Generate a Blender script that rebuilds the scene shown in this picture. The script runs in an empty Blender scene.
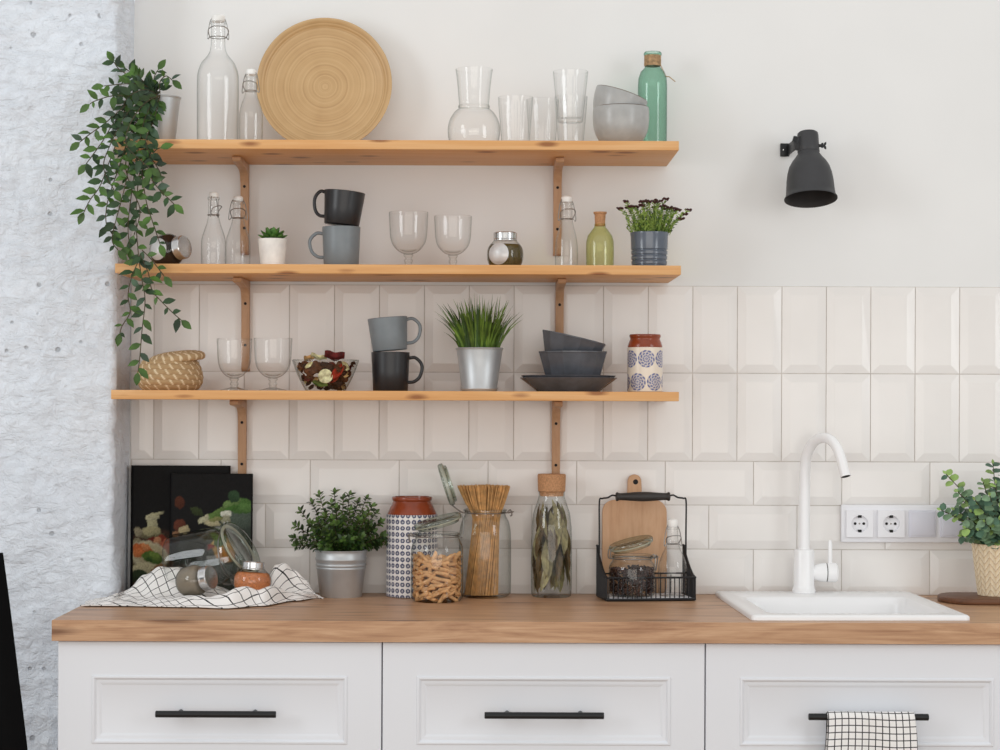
import bpy, bmesh, math, random
from mathutils import Vector, Matrix, noise
random.seed(11)
R = random.Random(5)
PI = math.pi
scene = bpy.context.scene
COL = scene.collection

# ------------------------------------------------------------------ camera model
D, F, VX, VY, ROLL, CZ = 4.55, 2047.5, 487.0, 402.0, 0.0037, 1.3256
def k(Y): return (Y + D) / F                       # metres per pixel at depth Y
def P(px, py, Y):
    dx, dy = px - VX, py - VY
    ux, uy = dx + dy*ROLL, dy - dx*ROLL
    s = k(Y)
    return Vector((ux*s, Y, CZ - uy*s))

# ------------------------------------------------------------------ materials
def lin(c):
    out = []
    for v in c[:3]:
        v = v/255.0
        out.append(v/12.92 if v <= .04045 else ((v+.055)/1.055)**2.4)
    return (out[0], out[1], out[2], 1.0)
class NT:
    def __init__(s, name):
        s.m = bpy.data.materials.new(name); s.m.use_nodes = True
        s.t = s.m.node_tree; s.t.nodes.clear()
        s.out = s.n('ShaderNodeOutputMaterial')
    def n(s, ty, **kw):
        nd = s.t.nodes.new(ty)
        for a, b in kw.items():
            if a[0] == '_': nd.inputs[a[1:].replace('_', ' ')].default_value = b
            else: setattr(nd, a, b)
        return nd
    def l(s, a, b): s.t.links.new(a, b)
    def math(s, op, a, b=None, clamp=False):
        nd = s.n('ShaderNodeMath', operation=op); nd.use_clamp = clamp
        for i, x in enumerate((a, b)):
            if x is None: continue
            if isinstance(x, (int, float)): nd.inputs[i].default_value = x
            else: s.l(x, nd.inputs[i])
        return nd.outputs[0]
    def mix(s, fac, a, b):
        nd = s.n('ShaderNodeMix', data_type='RGBA')
        for i, x in ((0, fac), (6, a), (7, b)):
            if isinstance(x, (int, float)): nd.inputs[i].default_value = x
            elif isinstance(x, tuple): nd.inputs[i].default_value = x
            else: s.l(x, nd.inputs[i])
        return nd.outputs[2]
    def ramp(s, fac, stops):
        nd = s.n('ShaderNodeValToRGB'); e = nd.color_ramp.elements
        while len(e) < len(stops): e.new(.5)
        for i, (p, c) in enumerate(stops):
            e[i].position = p; e[i].color = c
        s.l(fac, nd.inputs[0]); return nd.outputs[0]
    def coords(s, which='Object', scale=(1,1,1), rot=(0,0,0)):
        tc = s.n('ShaderNodeTexCoord'); mp = s.n('ShaderNodeMapping')
        mp.inputs['Scale'].default_value = scale; mp.inputs['Rotation'].default_value = rot
        s.l(tc.outputs[which], mp.inputs[0]); return mp.outputs[0]
    def noise(s, vec, scale, detail=3, rough=.5, dist=0):
        nd = s.n('ShaderNodeTexNoise'); nd.inputs['Scale'].default_value = scale
        nd.inputs['Detail'].default_value = detail; nd.inputs['Roughness'].default_value = rough
        nd.inputs['Distortion'].default_value = dist
        if vec is not None: s.l(vec, nd.inputs['Vector'])
        return nd.outputs[0]
    def bump(s, h, strength, dist=.01):
        nd = s.n('ShaderNodeBump'); nd.inputs['Strength'].default_value = strength
        nd.inputs['Distance'].default_value = dist; s.l(h, nd.inputs['Height']); return nd.outputs[0]
    def pbr(s, col, rough=.5, metal=0, spec=.5, normal=None, coat=0, sub=0):
        b = s.n('ShaderNodeBsdfPrincipled')
        if isinstance(col, tuple): b.inputs['Base Color'].default_value = col
        else: s.l(col, b.inputs['Base Color'])
        if isinstance(rough, (int, float)): b.inputs['Roughness'].default_value = rough
        else: s.l(rough, b.inputs['Roughness'])
        b.inputs['Metallic'].default_value = metal
        b.inputs['Specular IOR Level'].default_value = spec
        b.inputs['Coat Weight'].default_value = coat
        if normal is not None: s.l(normal, b.inputs['Normal'])
        s.l(b.outputs[0], s.out.inputs[0]); return s.m

def plain(name, c, rough=.5, metal=0, spec=.5, var=.06, nscale=30, bump=0, coat=0):
    t = NT(name); v = t.coords('Object'); n = t.noise(v, nscale, 3)
    c1 = lin(tuple(max(0, x*(1-var)) for x in c)); c2 = lin(tuple(min(255, x*(1+var)) for x in c))
    col = t.ramp(n, [(.3, c1), (.7, c2)])
    nm = t.bump(t.noise(v, nscale*4, 3), bump, .002) if bump else None
    return t.pbr(col, rough, metal, spec, nm, coat)

def glass(name, tint=(1,1,1), edge=(.62,.66,.65), refl=.75, power=2.2, base=.045):
    t = NT(name); lw = t.n('ShaderNodeLayerWeight'); lw.inputs[0].default_value = .5
    f = lw.outputs['Facing']
    ef = t.math('POWER', f, power)
    tcol = t.mix(ef, tuple(tint)+(1,), tuple(edge)+(1,))
    tr = t.n('ShaderNodeBsdfTransparent'); t.l(tcol, tr.inputs[0])
    gl = t.n('ShaderNodeBsdfGlossy'); gl.inputs['Roughness'].default_value = .03
    ff = t.math('ADD', t.math('MULTIPLY', t.math('POWER', f, 4.5), refl), base, True)
    mx = t.n('ShaderNodeMixShader'); t.l(ff, mx.inputs[0]); t.l(tr.outputs[0], mx.inputs[1]); t.l(gl.outputs[0], mx.inputs[2])
    t.l(mx.outputs[0], t.out.inputs[0]); return t.m

def wood(name, cols, scale=(2, 30, 30), rough=.45, knots=None, fine=.35, bump=.05):
    t = NT(name); oi = t.n('ShaderNodeObjectInfo')
    def shifted(sc):
        va = t.n('ShaderNodeVectorMath', operation='ADD'); t.l(t.coords('Object', sc), va.inputs[0])
        cb = t.n('ShaderNodeCombineXYZ')
        for i, q in enumerate((37.0, 53.0, 71.0)): t.l(t.math('MULTIPLY', oi.outputs['Random'], q), cb.inputs[i])
        t.l(cb.outputs[0], va.inputs[1]); return va.outputs[0]
    v = shifted(scale)
    n = t.noise(v, 1.6, 6, .6, 1.2)
    v2 = shifted((scale[0]*2.5, scale[1]*6, scale[2]*6))
    n2 = t.noise(v2, 1.5, 4, .6)
    mixn = t.math('ADD', t.math('MULTIPLY', n, 1-fine), t.math('MULTIPLY', n2, fine))
    col = t.ramp(mixn, [(.33, lin(cols[0])), (.5, lin(cols[1])), (.68, lin(cols[2]))])
    if knots:
        vv = shifted(knots)
        nd = t.n('ShaderNodeTexVoronoi'); nd.inputs['Scale'].default_value = 1; t.l(vv, nd.inputs['Vector'])
        d = t.math('ADD', nd.outputs['Distance'], t.math('MULTIPLY', t.math('SUBTRACT', n2, .5), .16))
        kf = t.ramp(d, [(.10, (.85,.85,.85,1)), (.26, (0,0,0,1))])
        col = t.mix(kf, col, lin(cols[3]))
    return t.pbr(col, rough, 0, .4, t.bump(n2, bump, .002))

def painted(name, rough=.5, spec=.5, bump=0, bscale=200, coat=0):
    t = NT(name); a = t.n('ShaderNodeVertexColor'); a.layer_name = 'Col'
    nm = t.bump(t.noise(t.coords('Object'), bscale, 2), bump, .002) if bump else None
    return t.pbr(a.outputs[0], rough, 0, spec, nm, coat)

def checked(name, nu, nv, lw, ground=(244,242,240), line=(38,38,42)):
    t = NT(name); tc = t.n('ShaderNodeTexCoord'); sp = t.n('ShaderNodeSeparateXYZ'); t.l(tc.outputs['UV'], sp.inputs[0])
    fu = t.math('LESS_THAN', t.math('FRACT', t.math('MULTIPLY', sp.outputs[0], nu)), lw)
    fv = t.math('LESS_THAN', t.math('FRACT', t.math('MULTIPLY', sp.outputs[1], nv)), lw)
    m = t.math('MAXIMUM', fu, fv)
    n = t.noise(t.coords('Object'), 900, 2)
    col = t.mix(m, lin(ground), lin(line))
    return t.pbr(col, .9, 0, .1, t.bump(n, .25, .001))

# ------------------------------------------------------------------ mesh builder
class MB:
    def __init__(s): s.v=[]; s.f=[]; s.mi=[]; s.c=[]; s.uv=[]
    def add(s, vs, fs, mi=0, M=None, col=None, uv=None):
        b = len(s.v)
        for i, p in enumerate(vs):
            p = Vector(p); s.v.append(M @ p if M is not None else p)
            s.c.append(col[i] if isinstance(col, list) else (col or (1,1,1)))
            s.uv.append(uv[i] if uv else (0,0))
        for f in fs: s.f.append([b+i for i in f]); s.mi.append(mi)
    def lathe(s, pts, segs=40, M=None, mi=0, rib=0, ribs=0, colf=None, capb=False):
        rows = []; vs = []; cs = []
        for r, z in pts:
            if r < 1e-6: rows.append([len(vs)]); vs.append((0,0,z)); cs.append(colf(0,0,z) if colf else (1,1,1))
            else:
                row = []
                for j in range(segs):
                    a = 2*PI*j/segs; rr = r*(1+rib*math.cos(a*ribs)) if rib else r
                    row.append(len(vs)); vs.append((rr*math.cos(a), rr*math.sin(a), z))
                    cs.append(colf(a, r, z) if colf else (1,1,1))
                rows.append(row)
        fs = []
        for a, b in zip(rows, rows[1:]):
            for j in range(segs):
                j2 = (j+1) % segs
                if len(a) == 1 and len(b) == 1: continue
                if len(a) == 1: fs.append((a[0], b[j2], b[j]))
                elif len(b) == 1: fs.append((a[j], a[j2], b[0]))
                else: fs.append((a[j], a[j2], b[j2], b[j]))
        s.add(vs, fs, mi, M, cs)
        return s
    def tube(s, path, r, segs=8, mi=0, M=None, caps=True, closed=False, col=None):
        path = [Vector(p) for p in path]; n = len(path)
        rad = r if isinstance(r, (list, tuple)) else [r]*n
        vs = []; up = None
        for i, p in enumerate(path):
            if closed: t = path[(i+1) % n]-path[i-1]
            else: t = path[min(i+1, n-1)]-path[max(i-1, 0)]
            if t.length < 1e-9: t = Vector((0,0,1))
            t.normalize()
            if up is None:
                up = Vector((0,0,1)) if abs(t.z) < .9 else Vector((1,0,0))
            a = t.cross(up)
            if a.length < 1e-6: a = t.cross(Vector((0,1,0)))
            a.normalize(); up = a.cross(t).normalized()
            for j in range(segs):
                q = 2*PI*j/segs
                vs.append(p + (a*math.cos(q)+up*math.sin(q))*rad[i])
        fs = []
        for i in range(n if closed else n-1):
            i2 = (i+1) % n
            for j in range(segs):
                j2 = (j+1) % segs
                fs.append((i*segs+j, i*segs+j2, i2*segs+j2, i2*segs+j))
        if caps and not closed:
            fs.append(list(range(segs))[::-1]); fs.append([(n-1)*segs+j for j in range(segs)])
        s.add(vs, fs, mi, M, col); return s
    def box(s, lo, hi, bev=0, mi=0, M=None, segs=2, col=None):
        bm = bmesh.new(); bmesh.ops.create_cube(bm, size=1)
        for v in bm.verts:
            v.co = Vector([(lo[i]+hi[i])/2 + v.co[i]*(hi[i]-lo[i]) for i in range(3)])
        if bev: bmesh.ops.bevel(bm, geom=bm.edges[:], offset=bev, segments=segs, profile=.5, affect='EDGES')
        bm.verts.index_update()
        s.add([v.co.copy() for v in bm.verts], [[v.index for v in f.verts] for f in bm.faces], mi, M, col); bm.free(); return s
    def prism(s, poly, a0, a1, axis='Y', mi=0, M=None, bev=0, col=None):
        # poly: list of 2D points; axis Y: (x,z); axis X: (y,z); axis Z: (x,y)
        def mk(p, a): return (p[0], a, p[1]) if axis == 'Y' else ((a, p[0], p[1]) if axis == 'X' else (p[0], p[1], a))
        bm = bmesh.new(); n = len(poly)
        A = [bm.verts.new(mk(p, a0)) for p in poly]; B = [bm.verts.new(mk(p, a1)) for p in poly]
        bm.faces.new(A[::-1]); bm.faces.new(B)
        for i in range(n): bm.faces.new((A[i], A[(i+1)%n], B[(i+1)%n], B[i]))
        bmesh.ops.recalc_face_normals(bm, faces=bm.faces[:])
        if bev: bmesh.ops.bevel(bm, geom=[e for e in bm.edges if len(e.link_faces)==2 and e.calc_face_angle() > .6], offset=bev, segments=2, profile=.5, affect='EDGES')
        bm.verts.index_update()
        s.add([v.co.copy() for v in bm.verts], [[v.index for v in f.verts] for f in bm.faces], mi, M, col); bm.free(); return s
    def leaf(s, o, d, nrm, L, W, curl=.15, fold=.2, mi=0, prof=(.75,1,.62)):
        o = Vector(o); d = Vector(d).normalized(); nrm = Vector(nrm)
        side = d.cross(nrm)
        if side.length < 1e-4: side = d.cross(Vector((.3,.9,.2)))
        side.normalize(); nn = side.cross(d).normalized()
        vs = [o]; 
        for t, w in zip((.25,.52,.78), prof):
            c = o + d*(L*t) - nn*(curl*L*t*t)
            h = W*w*.5
            vs += [c - side*h + nn*(fold*h), c, c + side*h + nn*(fold*h)]
        vs.append(o + d*L - nn*(curl*L))
        fs = [(0,2,1),(0,3,2)]
        for i in (1,4): fs += [(i,i+1,i+4,i+3),(i+1,i+2,i+5,i+4)]
        fs += [(7,8,10),(8,9,10)]
        s.add(vs, fs, mi); return s
    def blade(s, pts, w, side, mi=0, n=5):
        vs = []; fs = []
        m = len(pts)
        for i, p in enumerate(pts):
            ww = w*(1-(i/(m-1))**1.6)*.5 + .00012
            vs += [Vector(p)-side*ww, Vector(p)+side*ww]
        for i in range(m-1): fs.append((2*i, 2*i+1, 2*i+3, 2*i+2))
        s.add(vs, fs, mi); return s
    def grid(s, fn, nu, nv, mi=0, colf=None, M=None):
        vs=[]; cs=[]; uv=[]
        for j in range(nv+1):
            for i in range(nu+1):
                u, w = i/nu, j/nv
                vs.append(fn(u, w)); cs.append(colf(u, w) if colf else (1,1,1)); uv.append((u, w))
        fs = [(j*(nu+1)+i, j*(nu+1)+i+1, (j+1)*(nu+1)+i+1, (j+1)*(nu+1)+i) for j in range(nv) for i in range(nu)]
        s.add(vs, fs, mi, M, cs, uv); return s
    def build(s, name, mats, parent=None, ang=38, smooth=True, M=None, recalc=True):
        me = bpy.data.meshes.new(name)
        vs = [M @ p for p in s.v] if M is not None else s.v
        me.from_pydata([tuple(p) for p in vs], [], s.f)
        if not isinstance(mats, (list, tuple)): mats = [mats]
        for m in mats: me.materials.append(m)
        for p, i in zip(me.polygons, s.mi): p.material_index = i
        ca = me.color_attributes.new('Col', 'FLOAT_COLOR', 'POINT')
        flat = []
        for c in s.c: flat += [c[0], c[1], c[2], 1.0]
        ca.data.foreach_set('color', flat)
        uvl = me.uv_layers.new(name='UVMap')
        for lp in me.loops: uvl.data[lp.index].uv = s.uv[lp.vertex_index]
        bm = bmesh.new(); bm.from_mesh(me)
        if recalc: bmesh.ops.recalc_face_normals(bm, faces=bm.faces[:])
        if smooth:
            for f in bm.faces: f.smooth = True
            for e in bm.edges:
                if len(e.link_faces) == 2 and e.calc_face_angle(0) > math.radians(ang): e.smooth = False
        bm.to_mesh(me); bm.free(); me.update()
        o = bpy.data.objects.new(name, me); COL.objects.link(o)
        if parent is not None: o.parent = parent
        return o

def tag(o, label, cat, group=None, kind=None):
    o['label'] = label; o['category'] = cat
    if group: o['group'] = group
    if kind: o['kind'] = kind
    return o
def thing(name, label, cat, loc, rot=(0,0,0), group=None, kind=None):
    o = bpy.data.objects.new(name, None); o.empty_display_size = .02; COL.objects.link(o)
    o.location = loc; o.rotation_euler = rot
    return tag(o, label, cat, group, kind)
def struct(o):
    o['kind'] = 'structure'; return o
def T(x,y,z): return Matrix.Translation((x,y,z))
def RX(a): return Matrix.Rotation(a,4,'X')
def RY(a): return Matrix.Rotation(a,4,'Y')
def RZ(a): return Matrix.Rotation(a,4,'Z')
def smooth_path(pts, n=8):
    pts = [Vector(p) for p in pts]; out = []
    for i in range(len(pts)-1):
        p0 = pts[max(i-1,0)]; p1 = pts[i]; p2 = pts[i+1]; p3 = pts[min(i+2,len(pts)-1)]
        for j in range(n):
            t = j/n
            out.append(.5*((2*p1)+(p2-p0)*t+(2*p0-5*p1+4*p2-p3)*t*t+(3*p1-p0-3*p2+p3)*t**3))
    out.append(pts[-1]); return out
class At:
    """pixel-sized authoring at one depth: r in px, rows as absolute picture rows."""
    def __init__(s, cx, Y, zb): s.cx=cx; s.Y=Y; s.zb=zb; s.k=k(Y); s.x=P(cx, 400, Y).x
    def fix(s, py): s.x = P(s.cx, py, s.Y).x; return s
    def z(s, py): return P(s.cx, py, s.Y).z - s.zb
    def loc(s): return (s.x, s.Y, s.zb)
    def zr(s, r, py):
        return P(s.cx, py, s.Y - .8*r*s.k).z - s.zb
    def prof(s, pts): return [(r*s.k, 0.0 if y is None else s.zr(r, y)) for r, y in pts]
    def dx(s, px): return (px - s.cx)*s.k
def curve_prof(pts, n=5):
    """Catmull-Rom densify a (r,z) profile"""
    q = smooth_path([(a,b,0) for a,b in pts], n)
    return [(max(0,p.x), p.y) for p in q]

# ------------------------------------------------------------------ palette
M_ = {}
M_['wall'] = None
def wall_mat():
    t = NT('wall_paint'); v = t.coords('Object'); n = t.noise(v, 3, 3)
    col = t.ramp(n, [(.3, lin((232,232,231))), (.7, lin((237,237,236)))])
    return t.pbr(col, .75, 0, .25, t.bump(t.noise(v, 60, 4), .05, .002))
M_['wall'] = wall_mat()
def plaster_mat():
    t = NT('rough_plaster'); v = t.coords('Object'); n = t.noise(v, 5, 4)
    col = t.ramp(n, [(.3, lin((228,234,243))), (.7, lin((238,244,252)))])
    nd = t.n('ShaderNodeTexVoronoi'); nd.inputs['Scale'].default_value = 24; t.l(v, nd.inputs['Vector'])
    d = t.math('ADD', nd.outputs['Distance'], t.math('MULTIPLY', t.noise(v, 40, 4), .22))
    d = t.math('SUBTRACT', d, .05)
    pit = t.ramp(d, [(.13, (1,1,1,1)), (.19, (0,0,0,1))])
    pit = t.math('MULTIPLY', pit, t.math('GREATER_THAN', t.noise(v, 4.3, 2), .52))
    col = t.mix(t.math('MULTIPLY', pit, .45), col, lin((120,122,126)))
    h = t.math('ADD', t.math('MULTIPLY', t.noise(v, 45, 6, .65, .8), 1.0), t.math('MULTIPLY', t.noise(t.coords('Object',(1,1,2.2)), 16, 5, .6, 1.5), 1.2))
    h = t.math('SUBTRACT', h, t.math('MULTIPLY', pit, .5))
    return t.pbr(col, .9, 0, .15, t.bump(h, .8, .011))
M_['plaster'] = plaster_mat()
M_['tile'] = plain('white_glazed_tile', (236,233,230), .2, 0, .5, .012, 6)
M_['grout'] = plain('pale_grout', (206,199,192), .9)
M_['pine'] = wood('pine_board', [(208,150,92),(220,166,108),(228,182,130),(138,82,42)], (1.2,28,28), .5, (9, 12, 34))
M_['bracket'] = wood('bracket_wood', [(176,136,102),(190,150,116),(202,164,132),(120,70,40)], (18,18,2), .5)
M_['counter'] = wood('oak_worktop', [(156,114,84),(188,147,113),(210,172,138),(112,74,50)], (2.6,24,30), .38, (3.2, 18, 24))
M_['board'] = wood('beech_board', [(188,144,108),(200,158,122),(208,168,134),(150,105,70)], (30,30,3), .5)
M_['dark_board'] = wood('walnut_board', [(84,52,34),(104,68,46),(122,84,60),(60,36,24)], (3,26,26), .45)
M_['cabinet'] = plain('white_lacquer', (228,231,237), .4, 0, .4, .004, 3)
M_['black_metal'] = plain('black_metal', (30,31,33), .4, .3, .5)
M_['black_wire'] = plain('black_wire', (26,26,29), .5, .2, .5)
M_['black_cloth'] = plain('black_cloth', (12,12,13), .95, 0, .1)
M_['dark_handle'] = plain('dark_wood_grip', (46,42,40), .5)
M_['white_gloss'] = plain('white_enamel', (246,246,247), .22, 0, .5, .004, 4)
M_['sink'] = plain('white_sink', (244,244,245), .25, 0, .5, .004, 4)
M_['plastic'] = plain('white_plastic', (236,236,240), .35, 0, .5, .005)
M_['plastic_grey'] = plain('lilac_white_plastic', (218,218,228), .35, 0, .5, .005)
M_['dark'] = plain('dark_hole', (24,22,22), .8)
M_['steel'] = plain('galvanised_steel', (192,195,197), .42, .6, .5, .06, 12)
M_['chrome'] = plain('chrome', (205,205,205), .12, 1)
M_['wire'] = plain('steel_wire', (150,148,145), .3, .9)
M_['ceramic'] = plain('white_stopper', (240,239,236), .4)
M_['glass'] = glass('clear_glass', (.995,.997,.996), (.36,.40,.39), .8, 3.8, .05)
M_['glass_thin'] = glass('thin_clear_glass', (.996,.997,.997), (.58,.60,.60), .75, 3.4, .055)
M_['glass_jar'] = glass('jar_glass', (.985,.99,.985), (.32,.37,.34), .8, 3.0, .055)
M_['glass_lid'] = glass('greenish_lid_glass', (.88,.92,.88), (.36,.43,.38), .8, 1.8, .07)
M_['glass_green'] = glass('teal_glass', (.60,.80,.70), (.20,.38,.31), .7, 2.0, .05)
M_['glass_olive'] = glass('olive_glass', (.90,.92,.64), (.44,.48,.18), .7, 2.0, .05)
M_['cork'] = plain('cork', (188,142,104), .85, 0, .2, .10, 300, .2)
M_['twine'] = plain('twine', (186,158,124), .9, 0, .1, .15, 200, .2)
M_['mug_black'] = plain('black_stoneware', (34,34,37), .33, 0, .5, .03)
M_['mug_grey'] = plain('grey_stoneware', (122,130,135), .38, 0, .5, .03)
M_['bowl_grey'] = plain('speckled_grey_glaze', (170,171,170), .28, 0, .5, .025, 60)
M_['bowl_rim'] = plain('brown_rim', (110,96,84), .4)
M_['slate'] = plain('slate_glaze', (80,82,88), .24, 0, .5, .12, 25)
M_['pot_blue'] = plain('blue_grey_glaze', (90,99,112), .16, 0, .6, .04)
M_['pot_white'] = plain('white_pot', (240,236,230), .5)
M_['terracotta'] = plain('glazed_terracotta', (138,62,34), .2, 0, .5, .1, 20)
M_['leaf'] = plain('vine_leaf', (62,92,34), .45, 0, .4, .3, 25)
M_['leaf_dark'] = plain('vine_leaf_dark', (38,62,32), .5, 0, .4, .3, 25)
M_['leaf_teal'] = plain('vine_leaf_bluish', (62,84,64), .5, 0, .4, .2, 25)
M_['leaf_box'] = plain('box_leaf', (78,104,48), .4, 0, .4, .3, 30)
M_['leaf_box2'] = plain('box_leaf_dark', (42,64,32), .45, 0, .4, .3, 30)
M_['stem'] = plain('plant_stem', (70,62,40), .7)
M_['grass'] = plain('grass_blade', (88,112,40), .5, 0, .4, .35, 30)
M_['grass2'] = plain('grass_blade_dark', (52,78,26), .5, 0, .4, .3, 30)
M_['succulent'] = plain('succulent_leaf', (72,112,48), .45, 0, .4, .2, 60)
M_['flower'] = plain('burgundy_flower', (66,30,30), .8)
M_['sprig'] = plain('sprig_leaf', (128,152,68), .5, 0, .4, .2, 60)
M_['euc'] = plain('eucalyptus_leaf', (112,140,108), .5, 0, .4, .2, 40)
M_['euc2'] = plain('eucalyptus_leaf_green', (134,162,92), .5, 0, .4, .2, 40)
M_['euc3'] = plain('eucalyptus_leaf_deep', (70,100,80), .5, 0, .4, .2, 40)
M_['soil'] = plain('potting_soil', (44,34,28), .95, 0, .1, .3, 150)
M_['weave'] = painted('woven_fibre', .8, .2, .3, 300)
M_['print'] = painted('printed_ceramic', .3, .5)
M_['cover'] = painted('printed_cover', .5, .1)
M_['book'] = plain('black_book', (15,14,15), .6, 0, .1)
M_['pages'] = plain('book_pages', (220,214,200), .9)
M_['penne'] = plain('penne', (208,160,110), .6, 0, .3, .1, 60)
M_['spaghetti'] = plain('spaghetti', (204,158,102), .55, 0, .3, .12, 80)
M_['bay'] = plain('bay_leaf', (104,98,62), .6, 0, .3, .2, 60)
M_['bay2'] = plain('bay_leaf_brown', (92,76,50), .6, 0, .3, .2, 60)
M_['bay3'] = plain('bay_leaf_pale', (142,134,98), .6, 0, .3, .2, 60)
M_['beans'] = plain('coffee_bean', (58,34,26), .4, 0, .4, .3, 60)
M_['spice_dark'] = plain('dark_spice', (44,32,26), .9, 0, .2, .5, 700, .5)
M_['spice_green'] = plain('dried_herb', (84,74,46), .9, 0, .2, .5, 500, .5)
M_['spice_grey'] = plain('ground_pepper', (128,118,104), .9, 0, .2, .4, 700, .5)
M_['spice_orange'] = plain('orange_spice', (192,120,76), .9, 0, .2, .15, 300, .4)
M_['lid_metal'] = plain('silver_lid', (210,210,210), .2, .9)
M_['glint_white'] = plain('painted_window_glint', (214,214,214), .3, .2)  # pale silver that paints the window's reflection on the spice jars
M_['lamp'] = plain('charcoal_lamp', (62,62,64), .5, .1, .4, .03)
M_['lamp_in'] = plain('lamp_inside', (40,37,36), .7)
M_['floor'] = wood('floor_boards', [(150,120,92),(168,136,106),(180,150,120),(110,80,60)], (1.2,14,14), .5)
M_['check_fine'] = checked('fine_check_cloth', 13, 13, .15, (240,239,238), (58,58,62))
M_['check_wide'] = checked('wide_check_cloth', 18.0, 13.0, .085)
# ================================================================== SETTING
CT = 0.90                                   # worktop top
# wall plane
m = MB(); m.box((-2.8, 0.0, 0), (2.6, .08, 3.1)); struct(m.build('wall_back', M_['wall']))
m = MB(); m.box((-2.8, -3.2, -.05), (2.6, .08, 0)); struct(m.build('floor', M_['floor']))
# plaster pier on the left
def pier():
    m = MB()
    zs = [0] + [.45 + i*(2.25-.45)/230 for i in range(231)] + [3.1]
    prof = []
    for x in (-2.8, -1.7, -1.25): prof.append((x, -.16, 0, -1))
    n = 84
    for i in range(n+1): prof.append((-1.12 + (.315-.0)*i/n - .012*0, -.16, 0, -1))
    prof = [p for p in prof if p[0] < -.812]
    for i in range(7):
        a = (PI/2)*i/6
        prof.append((-.809+.014*math.sin(a), -.16+.014*(1-math.cos(a)), math.sin(a), -math.cos(a)))
    for i in range(1, 13): prof.append((-.795+.004*i/12, -.146+.146*i/12, 1, 0))
    vs = []; fs = []
    for z in zs:
        for (x, y, nx, ny) in prof:
            sx = (x-.0); e = 0
            if x > -1.0:
                e = (-.006 + .010*(z-.9)/1.28) * max(0, (x+1.0)/.2)
                e = min(e, .006)
            p = Vector((x*1.0, 0, z))
            q = Vector((x, y*1.5, z))
            dsp = .007*noise.noise(q*6) + .0055*noise.noise(q*17+Vector((3,1,7))) + .0032*noise.noise(q*48)
            lower = max(0, min(1, (1.05-z)/.35))
            dsp += lower*.006*noise.noise(Vector((x*14, y*14, z*30)))
            w = 1.0
            if y > -.05: w = .25
            if y > -.015: w = .0
            vs.append((x + e + nx*dsp*w, y + ny*dsp*w, z))
    W = len(prof)
    for j in range(len(zs)-1):
        for i in range(W-1): fs.append((j*W+i, j*W+i+1, (j+1)*W+i+1, (j+1)*W+i))
    m.add(vs, fs)
    return struct(m.build('wall_left', M_['plaster'], ang=80))
pier()
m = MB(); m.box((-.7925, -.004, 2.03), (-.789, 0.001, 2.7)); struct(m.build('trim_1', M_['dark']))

# tiles
def tiles():
    m = MB(); S = 450.0
    zt = lambda py: CZ + (VY-py)/S
    bw, d0, d1 = .0185, -.0038, -.0068
    g = .0009
    def tile(x0, x1, z0, z1):
        x0 += g; x1 -= g; z0 += g; z1 -= g
        o = [(x0,z0),(x1,z0),(x1,z1),(x0,z1)]
        i_ = [(x0+bw,z0+bw),(x1-bw,z0+bw),(x1-bw,z1-bw),(x0+bw,z1-bw)]
        jx = R.uniform(-.0006,.0006); jz = R.uniform(-.0006,.0006)
        vs = [(x,-.001,z) for x,z in o] + [(x,d0,z) for x,z in o] + [(x,d1+jx*(x-x0)/.1+jz*(z-z0)/.1,z) for x,z in i_]
        fs = []
        for a in range(4):
            b = (a+1)%4
            fs += [(a,b,4+b,4+a),(4+a,4+b,8+b,8+a)]
        fs.append((8,9,10,11)); m.add(vs, fs)
    vx_ = lambda i: 781.3 + 44.45*i - .025*i*i*(1 if i < 0 else .4)
    hx_ = lambda i, o: o + 88.2*i - .08*i*i*(1 if i < 0 else .5)
    xw = lambda px: (px-VX)/S
    rows = [(286.2-.8, 373.0-.6), (372.4, 460.4)]
    i0 = -15
    for (a, b) in rows:
        for i in range(-15, 30):
            xa, xb = xw(vx_(i)), xw(vx_(i+1))
            if xb < -.80: continue
            xa = max(xa, -.791)
            if xb - xa < .04: continue
            tile(xa, xb, zt(b), zt(a))
    for r, (a, b) in enumerate(((460.4, 504.2), (504.2, 548.2), (548.2, 593.4))):
        off = 753.6 if r != 1 else 709.0
        for i in range(-8, 14):
            xa, xb = xw(hx_(i, off)), xw(hx_(i+1, off))
            if xb < -.79: continue
            xa = max(xa, -.791)
            if xb - xa < .04: continue
            tile(xa, xb, zt(b), zt(a))
    o = struct(m.build('trim_2', M_['tile'], smooth=False))
    m2 = MB(); m2.box((-.791, -.0022, zt(593.6)), (2.4, .001, zt(285.2))); struct(m2.build('trim_3', M_['grout']))
tiles()

# ================================================================== SHELVES
def shelf(name_lab, x0, x1, zt, brx):
    root = thing('wall_shelf', name_lab, 'shelf', (0, 0, zt), group='pine wall shelves')
    root.location.x = (x0+x1)/2
    cx = (x0+x1)/2
    m = MB(); m.box((x0-cx, -.289, -.0195), (x1-cx, -.001, 0), .0012)
    m.build('board', M_['pine'], root)
    for bx in brx:
        w = .0090; top = -.0197
        poly = [(-.001, top), (-.166, top), (-.170, top-.002), (-.171, top-.008), (-.167, top-.0115), (-.07, top-.0155)]
        for i in range(7):
            a = (PI/2)*i/6
            poly.append((-.056 + .036*math.sin(a), top-.017-.036*(1-math.cos(a))))
        poly += [(-.0195, top-.185), (-.016, top-.196), (-.010, top-.2), (-.001, top-.2)]
        m = MB(); m.prism(poly, bx-cx-w, bx-cx+w, 'X', bev=.0012)
        b = m.build('bracket', M_['bracket'], root)
        for dz in (.050, .142):
            m = MB(); m.lathe([(.0001,0),(.0032,0),(.0032,.001),(.001,.0016),(.0001,.0016)], 12, T(bx-cx, -.0200, top-dz) @ RX(PI/2))
            m.build('screw', M_['dark'], b)
    return root
Y0 = -.289
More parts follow.
